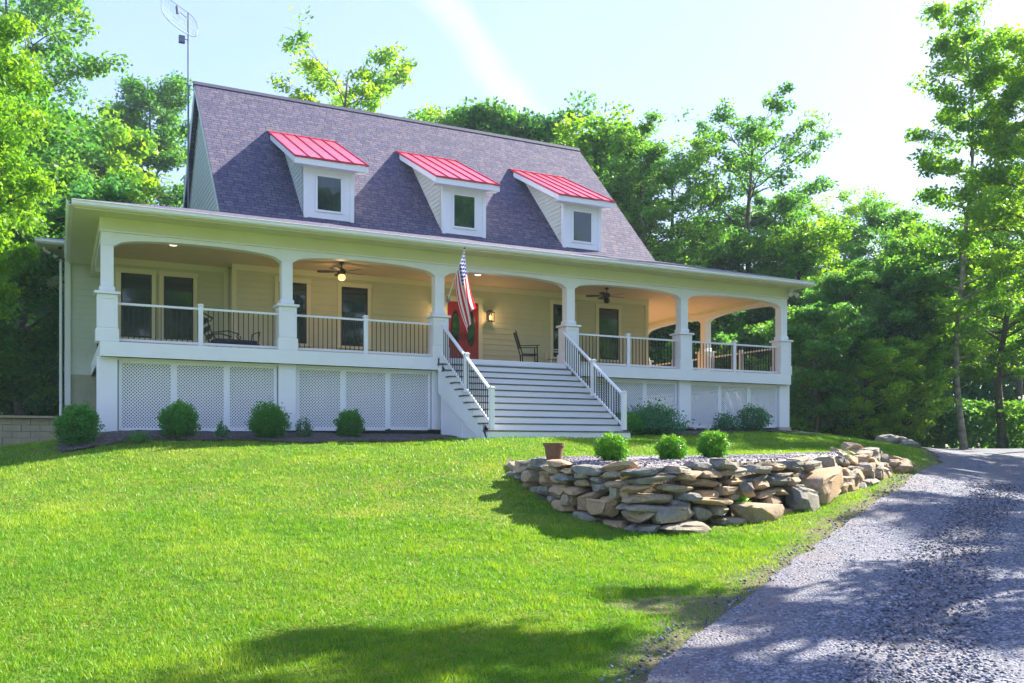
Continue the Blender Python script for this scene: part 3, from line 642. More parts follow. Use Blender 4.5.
# railings
def railing(p, q, name='porch_railing', post0=False, mid=True, posts=(), zt=.90, zb_=.07):
    p = Vector(p); q = Vector(q); d = q-p
    r = MB().bar(p+Vector((0, 0, zt)), q+Vector((0, 0, zt)), .075, .05).build(name, M['white'], house, .004)
    MB().bar(p+Vector((0, 0, zb_)), q+Vector((0, 0, zb_)), .045, .06).build('bottom_rail', M['white'], r, .004)
    b = MB(); n = max(2, int(Vector((d.x, d.y, 0)).length/.115))
    for i in range(1, n):
        c = p+d*(i/n); b.box(c.x-.009, c.x+.009, c.y-.009, c.y+.009, c.z+zb_+.02, c.z+zt-.02)
    b.build('balusters', M['black'], r)
    for t in posts:
        c = p+d*t; pst = MB().box(c.x-.055, c.x+.055, c.y-.055, c.y+.055, c.z-.02, c.z+zt+.07).build('newel_post', M['white'], r, .004)
        MB().box(c.x-.072, c.x+.072, c.y-.072, c.y+.072, c.z+zt+.071, c.z+zt+.10).box(c.x-.05, c.x+.05, c.y-.05, c.y+.05, c.z+zt+.101, c.z+zt+.125).build('post_cap', M['white'], pst, .008)
    return r
for k in (0, 1, 3, 4): railing((k*BAY+.216, .10, DK), ((k+1)*BAY-.216, .10, DK), posts=(.5,))
railing((XR-.02, .36, DK), (XR-.02, 3.78, DK), posts=(.5,)); railing((XR-.02, 4.22, DK), (XR-.02, 7.68, DK), posts=(.5,)); railing((XR-.02, 8.12, DK), (XR-.02, 11.58, DK), posts=(.5,))
railing((17.1, 12.2, DK), (XR-.2, 12.2, DK), posts=(.5,)); railing((0, .36, DK), (0, 6.1, DK), posts=(.5,))

# stairs
XS0, XS1 = 8.02, 12.02; RUN = .285; RISE = .18; NS = 11
sr = None
for s in (XS0, XS1-.04):
    stairs = MB()
    y0 = -.158; yl = y0-NS*RUN
    vs = []; top = DK-.02; 
    pts = [(y0, top-RISE-.0), (yl+RUN*0-.0, -.12-.04), (yl, -.16+.0), (y0, -.05)]
    pr = [(y0, top)]
    for i in range(NS):
        z = DK-.045-(i+1)*RISE; pr += [(y0-i*RUN, z), (y0-(i+1)*RUN, z)]
    pr += [(yl, -.2), (yl+.35, -.2)]; pr += [(y0, DK-.95)]
    n = len(pr); V = [(s, a, b) for a, b in pr]+[(s+.04, a, b) for a, b in pr]
    st = bmesh.new(); vv = [st.verts.new(v) for v in V]; st.faces.new(vv[:n]); st.faces.new(vv[n:][::-1])
    for i in range(n): st.faces.new((vv[i], vv[n+i], vv[n+(i+1) % n], vv[(i+1) % n]))
    bmesh.ops.triangulate(st, faces=[f for f in st.faces if len(f.verts) > 4]); st.verts.ensure_lookup_table()
    stairs.add([tuple(v.co) for v in st.verts], [tuple(v.index for v in f.verts) for f in st.faces]) if not st.verts.index_update() else None; st.free()
    q_ = stairs.build('porch_stairs' if sr is None else 'stringer', M['white'], house if sr is None else sr); sr = sr or q_
for i in range(NS+1):
    z = DK-i*RISE; y = -.16-(i-1)*RUN
    if i: MB().box(XS0-.03, XS1+.03, y-RUN-.028, y-.004, z-.040, z-.008).build('tread', M['tread'], sr, .006)
    if i < NS+1:
        zl = DK-(i+1)*RISE; yy = -.16-i*RUN
        MB().box(XS0+.041, XS1-.041, yy-.006, yy+.01, zl-.006, z-.041 if i else z-.15).build('riser', M['white'], sr)
# skirt panels beside the stairs
for s, sg in ((XS0+.10, -1), (XS1-.10, 1)):
    f = MB(); 
    vs = [(s, -.17, -.1), (s, -2.9, -.1), (s, -.17, DK-1.0)]
    f.add(vs+[(v[0]+.01, v[1], v[2]) for v in vs], [(0, 1, 2), (5, 4, 3), (0, 3, 4, 1), (1, 4, 5, 2), (2, 5, 3, 0)]).build('stair_skirt', M['white'], sr)
    q = MB(); k = s-.022
    q.box(k, k+.02, -.27, -.165, -.12, 1.2); q.box(k, k+.02, -1.55, -1.45, -.02, .35); q.box(k, k+.02, -2.9, -.272, -.14, -.025)
    q.build('skirt_trim', M['white'], sr)
for X in (XS0+.13, XS1-.13):
    yl = -.16-NS*RUN+.10; slope = RISE/RUN
    p = Vector((X, -.13, DK+.02)); q = Vector((X, yl, DK-slope*(abs(yl)-.13)+.0))
    railing(p, q, 'stair_railing', posts=(.52, 1.0), zt=.86, zb_=.07)
for nm in bpy.data.objects:
    pass

# ------------------------------------------------------------ fittings on and under the porch
def point(loc, e, c=(1, .62, .3), r=.06):
    l = bpy.data.lights.new('lamp_light', 'POINT'); l.energy = e; l.color = c; l.shadow_soft_size = r
    o = bpy.data.objects.new('lamp_light', l); col.objects.link(o); o.location = loc; return o
def fan(x, y, lab, lit, rz):
    z = 4.72; t = thing('ceiling_fan', (x, y, z), lab, 'ceiling fan', 'ceiling fans under the porch roof')
    MB().lathe((x, y, z), [(.02, 0), (.07, -.005), (.065, -.05), (.015, -.06), (.015, -.16), (.05, -.17), (.11, -.20), (.12, -.27), (.09, -.31), (.04, -.33)]).build('motor', M['brass'], t, smooth=True)
    for k in range(5):
        a = rz+k*2*math.pi/5; d = Vector((math.cos(a), math.sin(a), 0)); s = Vector((-d.y, d.x, .18)).normalized()
        c = Vector((x, y, z-.26)); bl = MB()
        L = [(.10, .02), (.18, .03), (.24, .07), (.45, .085), (.62, .08), (.66, .05)]; vs = []
        for r, w in L: vs += [c+d*r+s*w, c+d*r-s*w]
        up = Vector((0, 0, .008)); vs = vs+[v+up for v in vs]; n = len(L)*2
        fs = [(i, i+1, i+3, i+2) for i in range(0, n-2, 2)]+[(n+i, n+i+2, n+i+3, n+i+1) for i in range(0, n-2, 2)]+[(i, i+2, n+i+2, n+i) for i in range(0, n-2, 2)]+[(i+1, n+i+1, n+i+3, i+3) for i in range(0, n-2, 2)]
        bl.add(vs, fs).build('blade', M['darkwood'], t)
    MB().lathe((x, y, z-.33), [(.05, 0), (.085, -.02), (.10, -.07), (.085, -.13), (.04, -.16)]).build('light_globe', M['lamp'] if lit else M['brass'], t, smooth=True)
    if lit: point((x, y, z-.62), 2)
fan(5.88, 1.5, 'bronze ceiling fan with lit amber globe, left of the flag', True, .25)
fan(14.4, 1.5, 'dark ceiling fan without light over the right window', False, .1)
def lantern(x, lab):
    y = 2.93; t = thing('wall_lantern', (x, y, 3.62), lab, 'wall lantern', 'lanterns beside the red door')
    m = MB().box(x-.06, x+.06, y+.02, y+.045, 3.66, 3.95); m.tube([(x, y+.03, 3.9), (x, y-.05, 3.97), (x, y-.10, 3.95)], .01, 6)
    yc = y-.10
    m.box(x-.10, x+.10, yc-.10, yc+.10, 3.60, 3.62); m.box(x-.11, x+.11, yc-.11, yc+.11, 3.88, 3.90); m.box(x-.05, x+.05, yc-.05, yc+.05, 3.90, 3.95)
    for a in (-.09, .09):
        for b in (-.09, .09): m.box(x+a-.008, x+a+.008, yc+b-.008, yc+b+.008, 3.62, 3.88)
    m.build('lantern_frame', M['black'], t)
    MB().lathe((x, yc, 3.66), [(.02, 0), (.04, .03), (.035, .10), (.01, .15)], 10).build('flame_bulb', M['lamp'], t, smooth=True)
    point((x, yc-.16, 3.74), 1.6)
lantern(10.98, 'black lantern glowing on the wall right of the red door'); lantern(9.28, 'black lantern glowing left of the red door beside the flag')
for x, y in ((1.55, 1.3), (9.9, 1.4)):
    t = MB().lathe((x, y, 4.70), [(.09, .018), (.09, .006), (.08, 0)], 20).build('recessed_light', M['lampw'], None)
    tag(t, 'round recessed light in the porch ceiling, '+('leftmost bay' if x < 5 else 'bay of the stairs'), 'ceiling light', 'recessed porch lights')
# floodlight and camera
t = thing('floodlight', (XR+.2, -.05, 4.75), 'white twin floodlight at right end of porch frieze', 'floodlight')
MB().lathe((XR+.2, -.1, 4.80), [(.06, 0), (.06, .10), (.03, .12)], 12).build('base', M['ceramic'], t, smooth=True)
for s in (-1, 1): MB().tube([(XR+.2+s*.05, -.12, 4.80), (XR+.2+s*.11, -.18, 4.74), (XR+.2+s*.16, -.25, 4.68)], [.03, .06, .075], 12).build('lamp_head', M['ceramic'], t, smooth=True)
t = thing('security_camera', (-.95, 5.9, 5.325), 'small dark camera under left wing soffit', 'security camera')
MB().lathe((-.95, 5.9, 5.25), [(.03, 0), (.055, .02), (.055, .07)], 12).build('dome', M['black'], t); MB().box(-1.02, -.88, 5.83, 5.97, 5.321, 5.3245).build('base', M['ceramic'], t)
# mast antenna
t = thing('antenna_mast', (2.72, 7.95, 5.9), 'tall thin mast with wire grid dish beside left roof peak', 'antenna')
AM = (2.72, 7.95)
MB().tube([(AM[0], AM[1], 5.9), (AM[0], AM[1], 13.6)], .028, 8).build('mast', M['galv'], t)
g = MB(); 
def gp(a, b): # grid dish surface point
    return Vector((AM[0]-.2+a*.56-.10, AM[1]-.2+a*.2-(a*a*.12+b*b*.08), 13.25+b*.36-a*.20))
sup = lambda a: (1-abs(a)**3.5)**(1/3.5)
g.tube([gp(math.copysign(abs(math.cos(t_))**.6, math.cos(t_)), math.copysign(abs(math.sin(t_))**.6, math.sin(t_))) for t_ in np.linspace(0, 2*math.pi, 41)], .009, 5)
for a in np.linspace(-.9, .9, 13): g.tube([gp(a, b*sup(a)) for b in np.linspace(-1, 1, 7)], .003, 4)
for b in (-.6, -.2, .2, .6): g.tube([gp(a*sup(b), b) for a in np.linspace(-1, 1, 9)], .003, 4)
g.build('wire_dish', M['galv'], t)
MB().tube([(AM[0], AM[1], 13.4), (AM[0]-.4, AM[1]-.7, 13.3)], .016, 6).tube([(AM[0]-.4, AM[1]-.7, 13.18), (AM[0]-.42, AM[1]-.72, 13.4)], .05, 8).build('feed_arm', M['galv'], t)
MB().box(AM[0]-.30, AM[0]-.12, AM[1]-.2, AM[1]-.05, 12.55, 12.76).tube([(AM[0], AM[1], 12.72), (AM[0]-.2, AM[1]-.1, 12.72)], .015, 6).build('receiver_box', M['galv'], t)

# flag
def flagmat():
    m = bpy.data.materials.new('flag_cloth'); m.use_nodes = True; nt = m.node_tree; b = nt.nodes['Principled BSDF']; b.inputs['Roughness'].default_value = .8
    b.inputs['Specular IOR Level'].default_value = .1; at = N(nt, 'ShaderNodeVertexColor', layer_name='cloth'); nt.links.new(at.outputs[0], b.inputs['Base Color'])
    t = N(nt, 'ShaderNodeBsdfTranslucent'); nt.links.new(at.outputs[0], t.inputs[0]); x = N(nt, 'ShaderNodeMixShader'); x.inputs[0].default_value = .35
    o = nt.nodes['Material Output']; nt.links.new(b.outputs[0], x.inputs[1]); nt.links.new(t.outputs[0], x.inputs[2]); nt.links.new(x.outputs[0], o.inputs[0]); return m
base = Vector((8.37, .0, 3.68)); tip = Vector((8.29, -1.3, 4.78)); pd = (base-tip)
t = thing('flag', base, 'stars and stripes flag hanging from an angled pole on the column left of the stairs', 'flag')
MB().tube([base, tip], .013, 8).build('pole', M['white'], t); MB().lathe(tip+Vector((0, 0, -.01)), [(.005, -.0), (.026, .015), (.026, .035), (.005, .05)], 10).build('finial', M['brass'], t)
MB().box(8.33, 8.41, -.03, .004, 3.6, 3.76).build('bracket', M['galv'], t)
nu, nv = 66, 91; V = []; C_ = []
pdn = pd.normalized()
for j in range(nv):
    for i in range(nu):
        s = i/(nu-1); v = j/(nv-1)      # s along hoist (from tip), v along fly (down)
        p = tip+pdn*(.03+s*(1.0-.04*v))+Vector((.08+.10*v, -.04, -1)).normalized()*v*1.5
        fold = math.sin(s*13+v*1.5)*.05*(v**.7)+math.sin(s*6-v*3)*.05*v
        p += Vector((1, .2, 0))*fold+Vector((.1, .1, 0))*math.sin(v*7+s*3)*.05*v
        p.z += .03*math.sin(s*9)*v
        V.append(p)
cols_ = []
for j in range(nv-1):
    for i in range(nu-1):
        s = (i+.5)/(nu-1); v = (j+.5)/(nv-1); k = int(s*13)
        if k < 7 and v < .40:
            c = (.03, .05, .22); a = v/.40*11+.0; b_ = s/(7/13)*9+.0
            r_ = int(b_); odd = r_ % 2; aa = a-(.5 if odd else 0)
            if abs(b_-r_-.5) < .3 and abs((aa/1.0) % 2-1 if False else (aa % 1.83)/1.83-.5) < .16: c = (.8, .8, .8)
        else: c = (.62, .02, .05) if k % 2 == 0 else (.8, .78, .76)
        cols_.append(c)
me = bpy.data.meshes.new('cloth'); me.from_pydata([tuple(p-base) for p in V], [], [(j*nu+i, j*nu+i+1, (j+1)*nu+i+1, (j+1)*nu+i) for j in range(nv-1) for i in range(nu-1)])
ca = me.color_attributes.new('cloth', 'FLOAT_COLOR', 'CORNER')
ca.data.foreach_set('color', np.repeat(np.c_[np.array(cols_), np.ones(len(cols_))], 4, 0).astype(np.float32).ravel())
me.materials.append(flagmat()); me.polygons.foreach_set('use_smooth', np.ones(len(me.polygons), bool))
fo = bpy.data.objects.new('cloth', me); col.objects.link(fo); fo.parent = t

# porch chairs
def rocker(x, y, rz, name, lab, cat, m, seatm):
    t = thing(name, (x, y, DK-.01), lab, cat, rz=rz); ORG[t] = Vector((0, 0, 0))
    # local: faces +x ; arms along x
    for s in (-1, 1):
        MB().tube([(-.42+i*.105, s*.27, .02+.10*((i-4)/4)**2) for i in range(9)], .017, 8).build('rocker', m, t)
        MB().tube([(.24, s*.27, .03), (.23, s*.27, .66)], .02, 8).build('leg', m, t)
        MB().tube([(-.20, s*.25, .03), (-.22, s*.25, .44), (-.42, s*.24, 1.12)], .02, 8).build('back_post', m, t)
        MB().bar((-.30, s*.28, .66), (.30, s*.30, .68), .06, .022).build('armrest', m, t)
    MB().box(-.22, .26, -.26, .26, .40, .435).build('seat', seatm, t, .01)
    for z, h in ((1.05, .10), (.62, .05)): MB().bar((-.22-(z-.44)*.29, -.24, z), (-.22-(z-.44)*.29, .24, z), .02, h).build('back_rail', m, t)
    for k in range(6):
        yy = -.18+k*.072; MB().bar((-.275, yy, .63), (-.385, yy, 1.02), .014, .03, up=(0, 1, 0)).build('back_slat', m, t)
    MB().bar((.24, -.27, .22), (.24, .27, .22), .02, .03).build('stretcher', m, t)
rocker(11.72, 1.7, -.35, 'rocking_chair', 'dark rocking chair with tall slatted back right of the door', 'rocking chair', M['darkwood'], M['darkwood'])
rocker(13.05, 2.35, 2.9, 'porch_chair', 'white slatted porch chair half hidden behind column right of the stairs', 'chair', M['chairwhite'], M['chairwhite'])
t = thing('iron_chaise', (2.85, 1.15, DK-.01), 'black scrolled iron chaise with plum cushion behind left railing', 'chaise', rz=.12)
def spiral(c, r, tw, a0, plane='xz', n=16, y=0): return [(c[0]+r*(1-i/n*.75)*math.cos(a0+tw*i/n), y, c[1]+r*(1-i/n*.75)*math.sin(a0+tw*i/n)) for i in range(n+1)]
for s in (-.3, .3):
    MB().tube([(-.35, s, .22), (.7, s, .22)], .016, 6).tube([(-.35, s, .22), (-.55, s, .55), (-.62, s, .80)], .016, 6).tube(spiral((-.55, .80), .09, 5, 3.1, y=s), .014, 6).build('side_frame', M['black'], t)
    for x in (-.4, .15, .66): MB().tube([(x, s, .25), (x+.04, s*1.05, .0)], .016, 6).build('leg', M['black'], t)
    MB().tube([(-.45, s*1.05, .46), (-.1, s*1.1, .52), (.15, s*1.1, .46)], .016, 6).tube(spiral((.18, .38), .08, 6, 1.6, y=s*1.1), .013, 6).build('armrest', M['black'], t)
MB().tube([(.66, -.3, .25), (.70, -.3, .55), (.70, .3, .55), (.66, .3, .25)], .016, 6).build('end_rail', M['black'], t)
b = MB()
for yy in (-.2, -.07, .07, .2):
    for z, r in ((.38, .07), (.56, .08), (.74, .07)):
        b.tube([(-.42-(z-.22)*.36+r*.35*math.sin(a), yy+r*math.cos(a), z+r*math.sin(a)) for a in np.linspace(0, 2*math.pi, 15)], .013, 5)
b.tube([(-.45, -.3, .80), (-.62, -.15, .92), (-.64, 0, .97), (-.62, .15, .92), (-.45, .3, .80)], .018, 6).build('backrest', M['black'], t)
MB().box(-.38, .66, -.27, .27, .235, .33).build('cushion', M['cushion'], t, .03)
t = thing('tall_planter', (3.6, 3.3, 0), 'x', 'x'); bpy.data.objects.remove(t)

# low block wall at the left edge
t = MB(); 
for r in range(6):
    z0 = -.55+r*.16
    x0 = -9+.2*(r % 2)
    while x0 < -.95 :
        L = .40; jx = rng.uniform(-.004, .004)
        t.box(x0+.004, x0+L-.004, 2.6+r*.02+jx, 2.9+r*.02, z0, z0+.152); x0 += L
    
t.box(-9, -.7, 2.56, 3.1, .412, .47)
tag(t.build('block_wall', mat('tan_block', (.46, .38, .27), .9, col2=(.38, .32, .23), nscale=3, bump=.3), None, .006), 'low tan concrete block wall at left beyond the bush', 'retaining wall')

# ------------------------------------------------------------ stones
def rock_mesh(rx_, ry_, rz_, seed, sub=2, boxy=.55, flat=True):
    bm = bmesh.new(); bmesh.ops.create_icosphere(bm, subdivisions=sub, radius=1); rr = random.Random(seed); off = Vector((seed*3.1, seed*1.7, seed*.9))
    planes = [(Vector((rr.gauss(0, 1), rr.gauss(0, 1), rr.gauss(0, .8))).normalized(), rr.uniform(.62, .98)) for _ in range(14)]
    for v in bm.verts:
        c = v.co.normalized(); p = Vector([math.copysign(abs(a)**boxy, a) for a in c]); p *= .85
        for n_, dd_ in planes:
            k = p.dot(n_)-dd_
            if k > 0: p -= n_*k*.92
        p += c*noise.noise(c*2.2+off)*.12+c*noise.noise(c*6+off)*.07
        v.co = Vector((p.x*rx_, p.y*ry_, p.z*rz_))
    V = np.array([v.co for v in bm.verts]); bm.verts.index_update(); Fc = [tuple(v.index for v in f.verts) for f in bm.faces]; bm.free()
    return V, Fc
wp = [Vector((*W(*p), 0)) for p in WL]
seg = [0]
for a, b in zip(wp, wp[1:]): seg.append(seg[-1]+(b-a).length)
TL = seg[-1]
def along(s):
    s = min(max(s, 0), TL-1e-4); i = max(k for k in range(len(seg)-1) if seg[k] <= s); f = (s-seg[i])/(seg[i+1]-seg[i]); p = wp[i].lerp(wp[i+1], f); d = (wp[i+1]-wp[i]).normalized()
    return p, d
SC = seg[3]
wall = thing('dry_stone_retaining_wall', (wp[3].x, wp[3].y, h1(wp[3].x, wp[3].y)), 'curved dry stacked fieldstone wall holding up the gravel bed', 'stone wall')
stones = []
def lowz(p, nrm): q = p-nrm*.25; return float(Lf(np.array([q.x]), np.array([q.y]))[0])
z_off = 0; sid = 1
boulders = [(SC+4.7, .62, .36, .27, .28), (SC+3.75, .42, .28, .22, .16), (SC+2.4, .50, .34, .17, .10), (SC+.7, .42, .32, .12, .06)]  # s, half sizes, height of centre
def near_b(s, z):
    for bs, rx_, ry_, rz_, zc in boulders:
        if abs(s-bs) < rx_*.9 and z < zc+rz_*.75: return True
    return False
row = 0; hcur = 0.0
while hcur < 1.15:
    hrow = rng.uniform(.11, .18) if hcur > .3 else rng.uniform(.16, .23)
    s = rng.uniform(-.1, .2)
    while s < TL:
        p, d = along(s); big = rng.uniform(.5, 1)
        sl_ = .75 if s < SC-.3 else 1.0
        if s > SC+4.4: sl_ = 1.35
        w_ = (rng.uniform(.25, .55) if rng.random() < .6 else rng.uniform(.5, .95))*sl_; hh = hrow*rng.uniform(.75, 1.25)*(1.25 if s > SC+5.5 else 1)
        pc, dc = along(s+w_/2); nrm = Vector((-dc.y, dc.x, 0))
        u_, d_ = cs(pc.x+nrm.x*.4, pc.y+nrm.y*.4); top = float(topz(u_, d_)); lo = lowz(pc, nrm)
        hw_ = top-lo+.05
        if s < 1.2: hw_ = min(hw_, .10+.28*s)
        if s > SC+4.5: hw_ = min(max(hw_, .5), .65)
        if s > TL-1.2: hw_ = .42
        if hcur+hh*.4 < hw_ and not near_b(s+w_/2, hcur):
            back = .10+.16*hcur+(hcur*.55 if s > SC+4.3 else 0)+rng.uniform(-.05, .05)
            c = pc+nrm*back; stones.append((c.x, c.y, min(lo+hcur+hh/2-.03+rng.uniform(-.03, .03), top+.035-hh*.15), w_/2*1.10, rng.uniform(.16, .26), hh/2*1.22, math.atan2(dc.y, dc.x)+rng.uniform(-.15, .15), rng.uniform(-.12, .12)*(2.5 if s > SC+4.3 else 1)))
        s += w_*.99
    hcur += hrow*.95; row += 1
for bs, rx_, ry_, rz_, zc in boulders:
    pc, dc = along(bs); nrm = Vector((-dc.y, dc.x, 0)); c = pc-nrm*.02; lo = lowz(pc, nrm)
    stones.append((c.x, c.y, lo+zc, rx_*1.15, ry_, rz_*1.2, math.atan2(dc.y, dc.x), -.22 if bs > SC+4.5 else .18 if bs > SC+3 else .05))
# tumbled big rocks along the right stretch and its end
rr = random.Random(5)
for k in range(42):
    s = SC+4.0+rr.random()*(TL-SC-4.1); pc, dc = along(s); nrm = Vector((-dc.y, dc.x, 0)); back = rr.uniform(.15, 1.0)
    c = pc+nrm*back; u_, d_ = cs(c.x, c.y); zz = lowz(pc, nrm)+.10+back*.40
    stones.append((c.x, c.y, zz, rr.uniform(.22, .48), rr.uniform(.18, .28), rr.uniform(.11, .21), rr.uniform(0, 3.1), rr.uniform(-.5, .5)))
for k in range(7):
    c = Vector((*W(8.7+rr.uniform(-.5, .5), 21.3+rr.uniform(-.5, .5)), 0)); stones.append((c.x, c.y, lowz(c, Vector((0, 0, 0)))+rr.uniform(.05, .38), rr.uniform(.3, .5), .28, rr.uniform(.10, .16), rr.uniform(-.4, .6), rr.uniform(-.35, .35)))
def size(s):
    u_, d_ = cs(s[0], s[1]); return s[3]*s[5]/d_**2
stones.sort(key=size, reverse=True)
def stone_geo(s, k):
    V, Fc = rock_mesh(s[3], s[4], s[5], k+1, 3, boxy=.5 if s[5] > .24 else .36)
    Mx = Matrix.Rotation(s[6], 3, 'Z') @ Matrix.Rotation(s[7], 3, 'Y'); return V @ np.array(Mx).T, Fc
def rockobj(name, V, Fc, loc, parent, vary):
    me = bpy.data.meshes.new(name); me.from_pydata(V.tolist(), [], Fc); me.update()
    a = me.attributes.new('vary', 'FLOAT', 'POINT'); a.data.foreach_set('value', np.asarray(vary, np.float32)); me.materials.append(M['stone'])
    me.polygons.foreach_set('use_smooth', np.ones(len(me.polygons), bool)); me.set_sharp_from_angle(angle=R(20))
    o = bpy.data.objects.new(name, me); col.objects.link(o); o.location = Vector(loc)-(ORG[parent] if parent else Vector((0, 0, 0)))
    if parent: o.parent = parent
    return o
for k, s in enumerate(stones[:100]):
    V, Fc = stone_geo(s, k); rockobj('stone', V, Fc, s[:3], wall, np.full(len(V), rng.random()))
VV = []; FF = []; vy = []; n0 = 0
for k, s in enumerate(stones[100:]):
    V, Fc = stone_geo(s, k+100); VV.append(V+np.array(s[:3])); FF += [tuple(i+n0 for i in f) for f in Fc]; n0 += len(V); vy.append(np.full(len(V), rng.random()))
sf = rockobj('small_stones', np.vstack(VV)-np.array(wall.location), FF, wall.location, wall, np.concatenate(vy)); tag(sf, kind='stuff')
# dark earth behind the stones is the ground sheet itself
for (px, py, d, a, b_, c, rz, lab) in [(890, 446, 31.5, .75, .5, .26, .2, 'flat grey boulder on grass where the driveway bends'), (909, 446.5, 31.0, .42, .35, .2, -.3, 'small dark rock beside the flat boulder at the driveway bend')]:
    x, y, z = pt(px, py, d); V, Fc = rock_mesh(a, b_, c, int(px), 3); o = rockobj('boulder', V, Fc, (x, y, h1(x, y)+c*.45), None, np.full(len(V), .1)); o.rotation_euler[2] = rz; tag(o, lab, 'boulder', 'boulders at the driveway bend')
# gravel bed within the wall
vs = []; us = np.linspace(0, 9.0, 90); 
BP = [(.15,16.3),(.45,15.6),(1.15,14.3),(1.95,13.45),(3.3,14.1),(4.6,15.2),(5.9,16.8),(7.6,19.2)]
BU = [p[0] for p in BP]; BD = [p[1]+.22 for p in BP]
rows = []
for u_ in np.linspace(.15, 7.4, 80):
    d0 = np.interp(u_, BU, BD); d1 = np.interp(u_, [.15, 1, 3, 5, 7.4], [16.7, 17.3, 17.5, 18.2, 19.9])
    for t_ in np.linspace(0, 1, 16): rows.append((u_, d0+(d1-d0)*t_))
A = np.array(rows); x = CAM.x+A[:,0]*RT.x+A[:,1]*FW.x; y = CAM.y+A[:,0]*RT.y+A[:,1]*FW.y
idx = np.arange(len(A)).reshape(-1, 16); F_ = np.stack([idx[:-1,:-1], idx[1:,:-1], idx[1:,1:], idx[:-1,1:]], -1).reshape(-1, 4)
zz = HN(x, y)+.035+rng.random(len(x))*.02; zz[np.arange(len(x)) % 16 == 0] -= .22
tag(npmesh('gravel_bed', np.c_[x, y, zz], F_, M['bedgravel']), kind='structure')
# loose pebbles on the bed
pb = MB()
V0, F0 = rock_mesh(1, 1, .7, 3, 1)
PV = []; PF = []; n0 = 0; pv = []
for k in range(2600):
    u_ = rng.uniform(.3, 7.2); d0 = np.interp(u_, BU, BD); d1 = np.interp(u_, [.15, 1, 3, 5, 7.4], [16.7, 17.3, 17.5, 18.2, 19.9]); d_ = d0+(d1-d0)*rng.random()
    x, y = W(u_, d_); r = rng.uniform(.010, .030); a = rng.uniform(0, 6); c_, s_ = math.cos(a), math.sin(a)
    Q = V0*r; Q = np.c_[Q[:,0]*c_-Q[:,1]*s_, Q[:,0]*s_+Q[:,1]*c_, Q[:,2]]+np.array([x, y, h1(x, y)+.05]); PV.append(Q); PF.append(np.array(F0)+n0); n0 += len(Q); pv.append(np.full(len(Q), rng.random()))
o = npmesh('pebbles', np.vstack(PV), np.vstack(PF), mat('pebble', (.10, .085, .10), .8, col2=(.46, .40, .44), nscale=16, detail=1), vary=('vary', np.concatenate(pv))); tag(o, 'loose purplish pebbles covering the bed behind the stone wall', 'pebbles', kind='stuff')
# loose stones lying on the drive and spilling over its edge
PV = []; PF = []; n0 = 0; pv = []
V1, F1 = rock_mesh(1, 1, .6, 8, 1)
K = 26000; dd_ = 4.3+rng.random(K)**1.5*16; ul = np.interp(dd_, LE[:, 1], LE[:, 0]); ur_ = np.minimum(np.interp(dd_, RE[:, 1], RE[:, 0]), dd_*.62+1)
uu_ = ul-.35+(ur_-ul+.35)*rng.random(K); sp = (uu_ < ul) & (rng.random(K) > .25); uu_ = uu_[~sp]; dd_ = dd_[~sp]; K = len(uu_)
gx = CAM.x+uu_*RT.x+dd_*FW.x; gy = CAM.y+uu_*RT.y+dd_*FW.y; gz_ = HN(gx, gy)+.03; rad_ = rng.uniform(.006, .017, K)*(1+dd_/22)
Vo = np.array([(1,0,0),(0,1,0),(-1,0,0),(0,-1,0),(.1,0,.7),(0,.1,-.7)]); Fo = np.array([(0,1,4),(1,2,4),(2,3,4),(3,0,4),(1,0,5),(2,1,5),(3,2,5),(0,3,5)])
an = rng.random(K)*6.28; jit = rng.uniform(.6, 1.4, (K, 6, 1)); Q = Vo[None]*jit*rad_[:, None, None]; ca_, sa_ = np.cos(an)[:, None], np.sin(an)[:, None]
Q = np.stack([Q[..., 0]*ca_-Q[..., 1]*sa_, Q[..., 0]*sa_+Q[..., 1]*ca_, Q[..., 2]], -1)+np.stack([gx, gy, gz_], -1)[:, None]
def pebmat(name, a, b_):
    m = bpy.data.materials.new(name); m.use_nodes = True; nt = m.node_tree; b = nt.nodes['Principled BSDF']; b.inputs['Roughness'].default_value = .85
    at = N(nt, 'ShaderNodeAttribute', attribute_name='vary'); x = N(nt, 'ShaderNodeMixRGB'); x.inputs[1].default_value = (*a, 1); x.inputs[2].default_value = (*b_, 1)
    nt.links.new(at.outputs['Fac'], x.inputs[0]); nt.links.new(x.outputs[0], b.inputs['Base Color']); return m
o = npmesh('loose_gravel', Q.reshape(-1, 3), (Fo[None]+np.arange(K)[:, None, None]*6).reshape(-1, 3), pebmat('crushed_stone', (.05, .056, .09), (.32, .33, .41)), vary=('vary', np.repeat(rng.random(K)**1.6, 6))); tag(o, 'loose crushed stones scattered over the driveway and its grassy edge', 'gravel', kind='stuff')
# pot
x, y, z = pt(554, 462, 15.4); z = h1(x, y)+.03
t = thing('flower_pot', (x, y, z), 'brown clay pot standing empty on the gravel behind the stone wall', 'pot')
MB().lathe((x, y, z), [(.125, 0), (.165, .25), (.185, .252), (.19, .31), (.17, .312), (.165, .24), (.02, .23)], 24).build('pot_body', M['pot'], t, smooth=False)
MB().lathe((x, y, z), [(.02, .25), (.160, .262)], 20).build('soil', M['mulch'], t)

